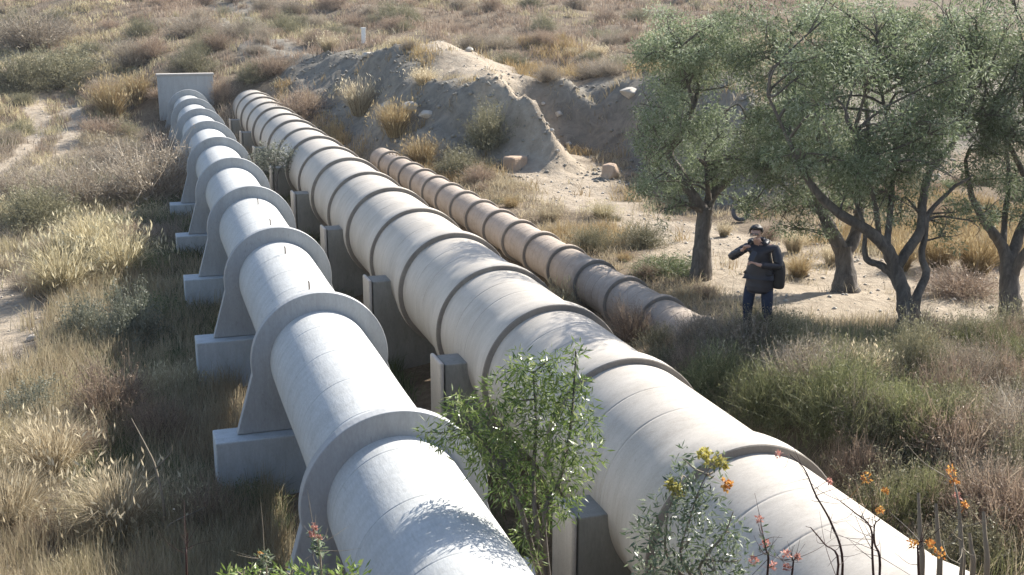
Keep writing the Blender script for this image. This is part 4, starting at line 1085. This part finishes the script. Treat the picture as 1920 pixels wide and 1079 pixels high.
tag(link_mesh('stone_block', bm_mesh('stone_block', bm), M['boulder'], None, (P[0], P[1], P[2])), 'squared brown stone block at the foot of the mound', 'stone block')
gr = random.Random(8)
for i, (px, py, lab) in enumerate([(1018, 200, 'uppermost'), (1048, 226, 'second highest'), (1034, 252, 'middle'), (1066, 276, 'second lowest'), (1046, 300, 'lowest')]):
    P, d = ground_at(px, py); s = gr.uniform(.16, .34)
    rock('pale_rock', P[0], P[1], (s, s * .8, s * .7), 'rock', lab + ' of the pale rocks on the sunlit ridge of the mound', 'rock', 20 + i, 'pale rocks on the ridge of the mound')
for i, (px, py, lab) in enumerate([(770, 210, 'pale slab of rock set in the shaded face of the mound'), (800, 225, 'rounded grey rock in the middle of the shaded mound face'), (725, 205, 'small grey rock at the left of the mound face'), (880, 98, 'white rock on the top of the mound')]):
    P, d = ground_at(px, py); s = .7 - .1 * i
    rock('grey_rock', P[0], P[1], (s, s * .7, s * .6), 'rock', lab, 'rock', 40 + i)
for i, (px, py, s_, lab) in enumerate([(60, 640, .3, 'small stone on the pale ground at the left edge'), (690, 108, .5, 'dark stone beside the white post'), (1180, 185, .8, 'grey rock at the top of the gully beside the trees')]):
    P, d = ground_at(px, py); rock('stone', P[0], P[1], (s_, s_ * .8, s_ * .6), 'rock', lab, 'rock', 60 + i)
# white post
P, d = ground_at(682, 82); bm = bmesh.new(); box(bm, (0, 0, .42), (.2, .2, .84), .02); box(bm, (0, 0, .87), (.24, .24, .07), .01)
tag(link_mesh('white_post', bm_mesh('white_post', bm), M['white_paint'], None, (P[0], P[1], P[2] - .1)), 'short white marker post on the hillside above the beige pipe', 'post')
# worn tyre standing upright
B, d = ground_at(1388, 418); zz = gz(B[0], B[1])
ty = empty('tyre', (B[0], B[1], zz + .03), -YAW); ty.scale = (.72, .72, .72); tag(ty, 'old grey car tyre standing upright behind the clearing', 'tyre')
prof_t = [(-.09, .20), (-.10, .23), (-.105, .27), (-.095, .305), (-.07, .325), (0, .33), (.07, .325), (.095, .305), (.105, .27), (.10, .23), (.09, .20), (.06, .215), (-.06, .215), (-.09, .20)]
V, F = lathe_y(prof_t, 0, 0, 40); me = np_mesh('tread', V, F, smooth=True); o = link_mesh('tread', me, M['rubber'], ty, (0, 0, .31)); o.rotation_euler = (R(-10), 0, 0)
V, F = lathe_y([(-.06, .205), (-.05, .19), (.05, .19), (.06, .205)], 0, 0, 40); me = np_mesh('bead', V, F, smooth=True); o = link_mesh('bead', me, M['black'], ty, (0, 0, .31)); o.rotation_euler = (R(-10), 0, 0)

# ------------------------------------------------------------------ the person
def skin_mesh(name, verts, edges, radii, root=0, sub=2, keep=None):
    me = bpy.data.meshes.new(name); me.from_pydata([tuple(v) for v in verts], edges, [])
    o = bpy.data.objects.new(name, me); COL.objects.link(o)
    sm = o.modifiers.new('s', 'SKIN'); sm.use_smooth_shade = True; sm.branch_smoothing = .6
    if not me.skin_vertices: bpy.context.view_layer.update()
    for i, r in enumerate(radii):
        r = r if isinstance(r, tuple) else (r, r)
        me.skin_vertices[0].data[i].radius = r; me.skin_vertices[0].data[i].use_root = (i == root)
    ss = o.modifiers.new('u', 'SUBSURF'); ss.levels = sub; ss.render_levels = sub
    dg = bpy.context.evaluated_depsgraph_get(); ev = o.evaluated_get(dg)
    out = bpy.data.meshes.new_from_object(ev); out.name = name
    bpy.data.objects.remove(o); return out

def graph(chains):
    """chains: list of [(xyz, r), ...]; points with the same xyz are shared"""
    V, E, Rr, ix = [], [], [], {}
    for ch in chains:
        prev = None
        for p, r in ch:
            k = tuple(round(c, 4) for c in p)
            if k not in ix: ix[k] = len(V); V.append(p); Rr.append(r)
            if prev is not None: E.append((prev, ix[k]))
            prev = ix[k]
    return V, E, Rr

MP, _d = ground_at(1416, 640)
mx_, my_ = MP[0], MP[1]; mz_ = gz(mx_, my_)
man = empty('person', (mx_, my_, mz_), -YAW - R(24)); man.scale = (1.05, 1.02, .93)
tag(man, 'standing person in a dark padded jacket and dark jeans, one hand raised to the chin', 'person')
pel, spn, chs, nk = (.02, 0, .97), (.02, 0, 1.14), (.01, 0, 1.34), (-.02, -.045, 1.485)
hd1, hd2 = (-.035, -.085, 1.575), (-.045, -.095, 1.665)
rs, re_, rw = (-.18, .0, 1.42), (-.37, -.10, 1.25), (-.17, -.27, 1.43)
ls, le, lw = (.21, .0, 1.43), (.29, -.10, 1.17), (.06, -.29, 1.22)
rh, rk, ra = (-.09, 0, .92), (-.12, -.05, .50), (-.12, .03, .09)
lh, lk, la = (.12, 0, .92), (.15, -.06, .49), (.19, -.02, .09)
def hand(wr, dirx, sgn):
    """palm and five separate curled fingers; dirx points along the hand"""
    wr = Vector(wr); d = Vector(dirx).normalized(); side = d.cross(Vector((0, 0, 1))).normalized() * sgn; nrm = side.cross(d).normalized() * sgn
    palm = wr + d * .05; pk = wr + d * .088; ch = [[(tuple(wr), .027), (tuple(palm), (.036, .018)), (tuple(pk), (.036, .014))]]
    for k, (o_, L) in enumerate(((-.030, .070), (-.010, .080), (.010, .075), (.030, .058))):
        p0 = pk + side * o_; c = -nrm
        p1 = p0 + d * L * .45 + c * .010; p2 = p1 + d * L * .25 + c * .024; p3 = p2 + c * .022 - d * .004
        ch.append([(tuple(pk), (.036, .014)), (tuple(p0), .0095), (tuple(p1), .009), (tuple(p2), .0085), (tuple(p3), .0075)])
    t0 = palm - side * .036 * 1; t1 = t0 + d * .03 - side * .018 - nrm * .012; t2 = t1 + d * .028 + side * .006 - nrm * .012
    ch.append([(tuple(palm), (.036, .018)), (tuple(t0), .012), (tuple(t1), .0105), (tuple(t2), .009)])
    return ch
body = [
 [(pel, .13), (spn, .115), (chs, (.15, .10)), ((.0, -.01, 1.44), (.11, .085)), (nk, .055), (hd1, (.062, .072)), (hd2, (.078, .092)), ((-.045, -.08, 1.735), (.06, .07))],
 [((-.042, -.17, 1.58), .03), (hd1, (.062, .072))],                                   # chin
 [((-.047, -.20, 1.635), .012), (hd2, (.078, .092))],                                  # nose
 [((-.128, -.085, 1.65), (.010, .02)), (hd2, (.078, .092))], [((.036, -.085, 1.65), (.010, .02)), (hd2, (.078, .092))],   # ears
 [((.0, -.01, 1.44), (.11, .085)), (rs, .06), (re_, .043), (rw, .030)], [((.0, -.01, 1.44), (.11, .085)), (ls, .06), (le, .043), (lw, .030)],
 [(pel, .13), (rh, .095), (rk, .058), (ra, .038), ((-.13, -.12, .04), (.042, .03))], [(pel, .13), (lh, .095), (lk, .058), (la, .038), ((.21, -.17, .04), (.042, .03))]]
body += hand(rw, (.35, -.35, .55), 1) + hand(lw, (-.55, -.15, .25), -1)
V, E, Rr = graph(body)
me = skin_mesh('body', V, E, Rr, 0, 2); link_mesh('body', me, M['skin'], man)
mm = lambda t, a, b: tuple(a[i] * (1 - t) + b[i] * t for i in range(3))
jk = [[((.02, 0, .72), (.185, .16)), ((.02, 0, .78), (.205, .17)), ((.02, 0, .88), (.205, .165)), (mm(.5, pel, spn), (.20, .15)), (spn, (.205, .155)), (chs, (.225, .16)), ((.0, 0, 1.43), (.165, .13)), ((-.01, .005, 1.50), (.095, .09))],
      [((.0, 0, 1.43), (.16, .125)), (rs, .085), (mm(.5, rs, re_), .073), (re_, .064), (mm(.55, re_, rw), .054), (mm(.95, re_, rw), .042)],
      [((.0, 0, 1.43), (.16, .125)), (ls, .085), (mm(.5, ls, le), .073), (le, .064), (mm(.55, le, lw), .054), (mm(.95, le, lw), .042)]]
V, E, Rr = graph(jk); me = skin_mesh('jacket', V, E, Rr, 4, 2)
for v in me.vertices:      # quilted padding runs round the jacket
    n = v.normal; q = math.sin(v.co.z * 2 * math.pi / .085)
    v.co += n * (.010 * abs(q) - .004)
link_mesh('jacket', me, M['jacket'], man)
# collar
bm = bmesh.new(); tube_bm(bm, [(-.13 * math.cos(t) * .85 - .02, .085 * math.sin(t) * 1.1 - .0, 1.505 + .02 * math.sin(t)) for t in np.linspace(-.9, math.pi + .9, 14)], .042, 8)
link_mesh('hood', bm_mesh('hood', bm, True), M['jacket'], man)
jn = [[((.015, 0, .95), (.10, .085)), (rh, (.085, .085)), (mm(.5, rh, rk), .088), (rk, .075), (mm(.5, rk, ra), .066), ((-.12, .03, .11), .062)],
      [((.015, 0, .95), (.10, .085)), (lh, (.085, .085)), (mm(.5, lh, lk), .088), (lk, .075), (mm(.5, lk, la), .066), ((.19, -.02, .11), .062)]]
V, E, Rr = graph(jn); link_mesh('jeans', skin_mesh('jeans', V, E, Rr, 0, 2), M['jeans'], man)
for s_, (fx, fy) in ((0, (-.13, .0)), (1, (.195, -.05))):
    V, E, Rr = graph([[((fx, fy + .07, .05), .05), ((fx, fy, .055), .055), ((fx, fy - .10, .045), (.052, .04)), ((fx + .005, fy - .17, .035), (.045, .028))]])
    link_mesh('shoe', skin_mesh('shoe', V, E, Rr, 0, 2), M['shoe'], man)
# hair: cap over the skull
bm = bmesh.new(); bmesh.ops.create_uvsphere(bm, u_segments=20, v_segments=12, radius=1.0)
bmesh.ops.delete(bm, geom=[v for v in bm.verts if v.co.z < -.35 or (v.co.y < -.35 and v.co.z < .38)], context='VERTS')
for v in bm.verts: v.co = Vector((v.co.x * .094 - .045, v.co.y * .108 - .078, v.co.z * .098 + 1.690)) + Vector((random.gauss(0, .003), random.gauss(0, .003), random.gauss(0, .004)))
bmesh.ops.solidify(bm, geom=bm.faces[:], thickness=.012)
link_mesh('hair', bm_mesh('hair', bm, True), M['hair'], man)
gl = bmesh.new()
for sx in (-1, 1): box(gl, (-.045 + sx * .033, -.190, 1.658), (.048, .012, .028), .006)
box(gl, (-.045, -.196, 1.664), (.02, .008, .008))
for sx in (-1, 1): box(gl, (-.045 + sx * .085, -.138, 1.664), (.006, .10, .008))
link_mesh('sunglasses', bm_mesh('sunglasses', gl), M['lens'], man)
# phone and shoulder bag
def manw(p):
    c, s_ = math.cos(man.rotation_euler.z), math.sin(man.rotation_euler.z)
    return (mx_ + p[0] * c - p[1] * s_, my_ + p[0] * s_ + p[1] * c, mz_ + p[2])
bm = bmesh.new(); box(bm, (0, 0, 0), (.078, .010, .150), .004)
ph = empty('phone', manw((-.02, -.36, 1.27)), man.rotation_euler.z); tag(ph, 'dark phone held in front of the chest of the standing person', 'phone')
o = link_mesh('case', bm_mesh('case', bm), M['phone'], ph); o.rotation_euler = (R(-35), R(20), 0)
bm = bmesh.new(); box(bm, (0, .0065, 0), (.070, .003, .140), .001)
o = link_mesh('screen', bm_mesh('screen', bm), M['lens'], ph); o.rotation_euler = (R(-35), R(20), 0)
bg_ = empty('shoulder_bag', manw((.27, .06, .84)), man.rotation_euler.z); tag(bg_, 'black bag hanging behind the left arm of the standing person', 'bag')
V, E, Rr = graph([[((0, 0, -.10), (.10, .085)), ((.01, 0, .05), (.125, .10)), ((0, 0, .22), (.115, .095)), ((-.02, 0, .34), (.08, .07))]])
me = skin_mesh('pouch', V, E, Rr, 1, 2)
link_mesh('pouch', me, M['black'], bg_)
bm = bmesh.new(); tube_bm(bm, [(-.03, 0, .34), (-.06, -.02, .46), (-.13, -.10, .47), (-.17, -.16, .34), (-.14, -.13, .10), (-.02, -.04, -.06)], .016, 6)
link_mesh('strap', bm_mesh('strap', bm, True), M['black'], bg_)

# ------------------------------------------------------------------ light dusty air
bm = bmesh.new(); box(bm, (45, 190, 14), (420, 520, 36))
hz = link_mesh('haze', bm_mesh('haze', bm)); tag(hz, kind='stuff')
m = bpy.data.materials.new('dusty_air'); m.use_nodes = True; n = m.node_tree; n.nodes.clear()
out = n.nodes.new('ShaderNodeOutputMaterial'); pv = n.nodes.new('ShaderNodeVolumePrincipled')
pv.inputs['Color'].default_value = (0.93, 0.94, 0.96, 1); pv.inputs['Density'].default_value = 0.0003; pv.inputs['Anisotropy'].default_value = 0.2
n.links.new(pv.outputs[0], out.inputs['Volume']); hz.data.materials.append(m)
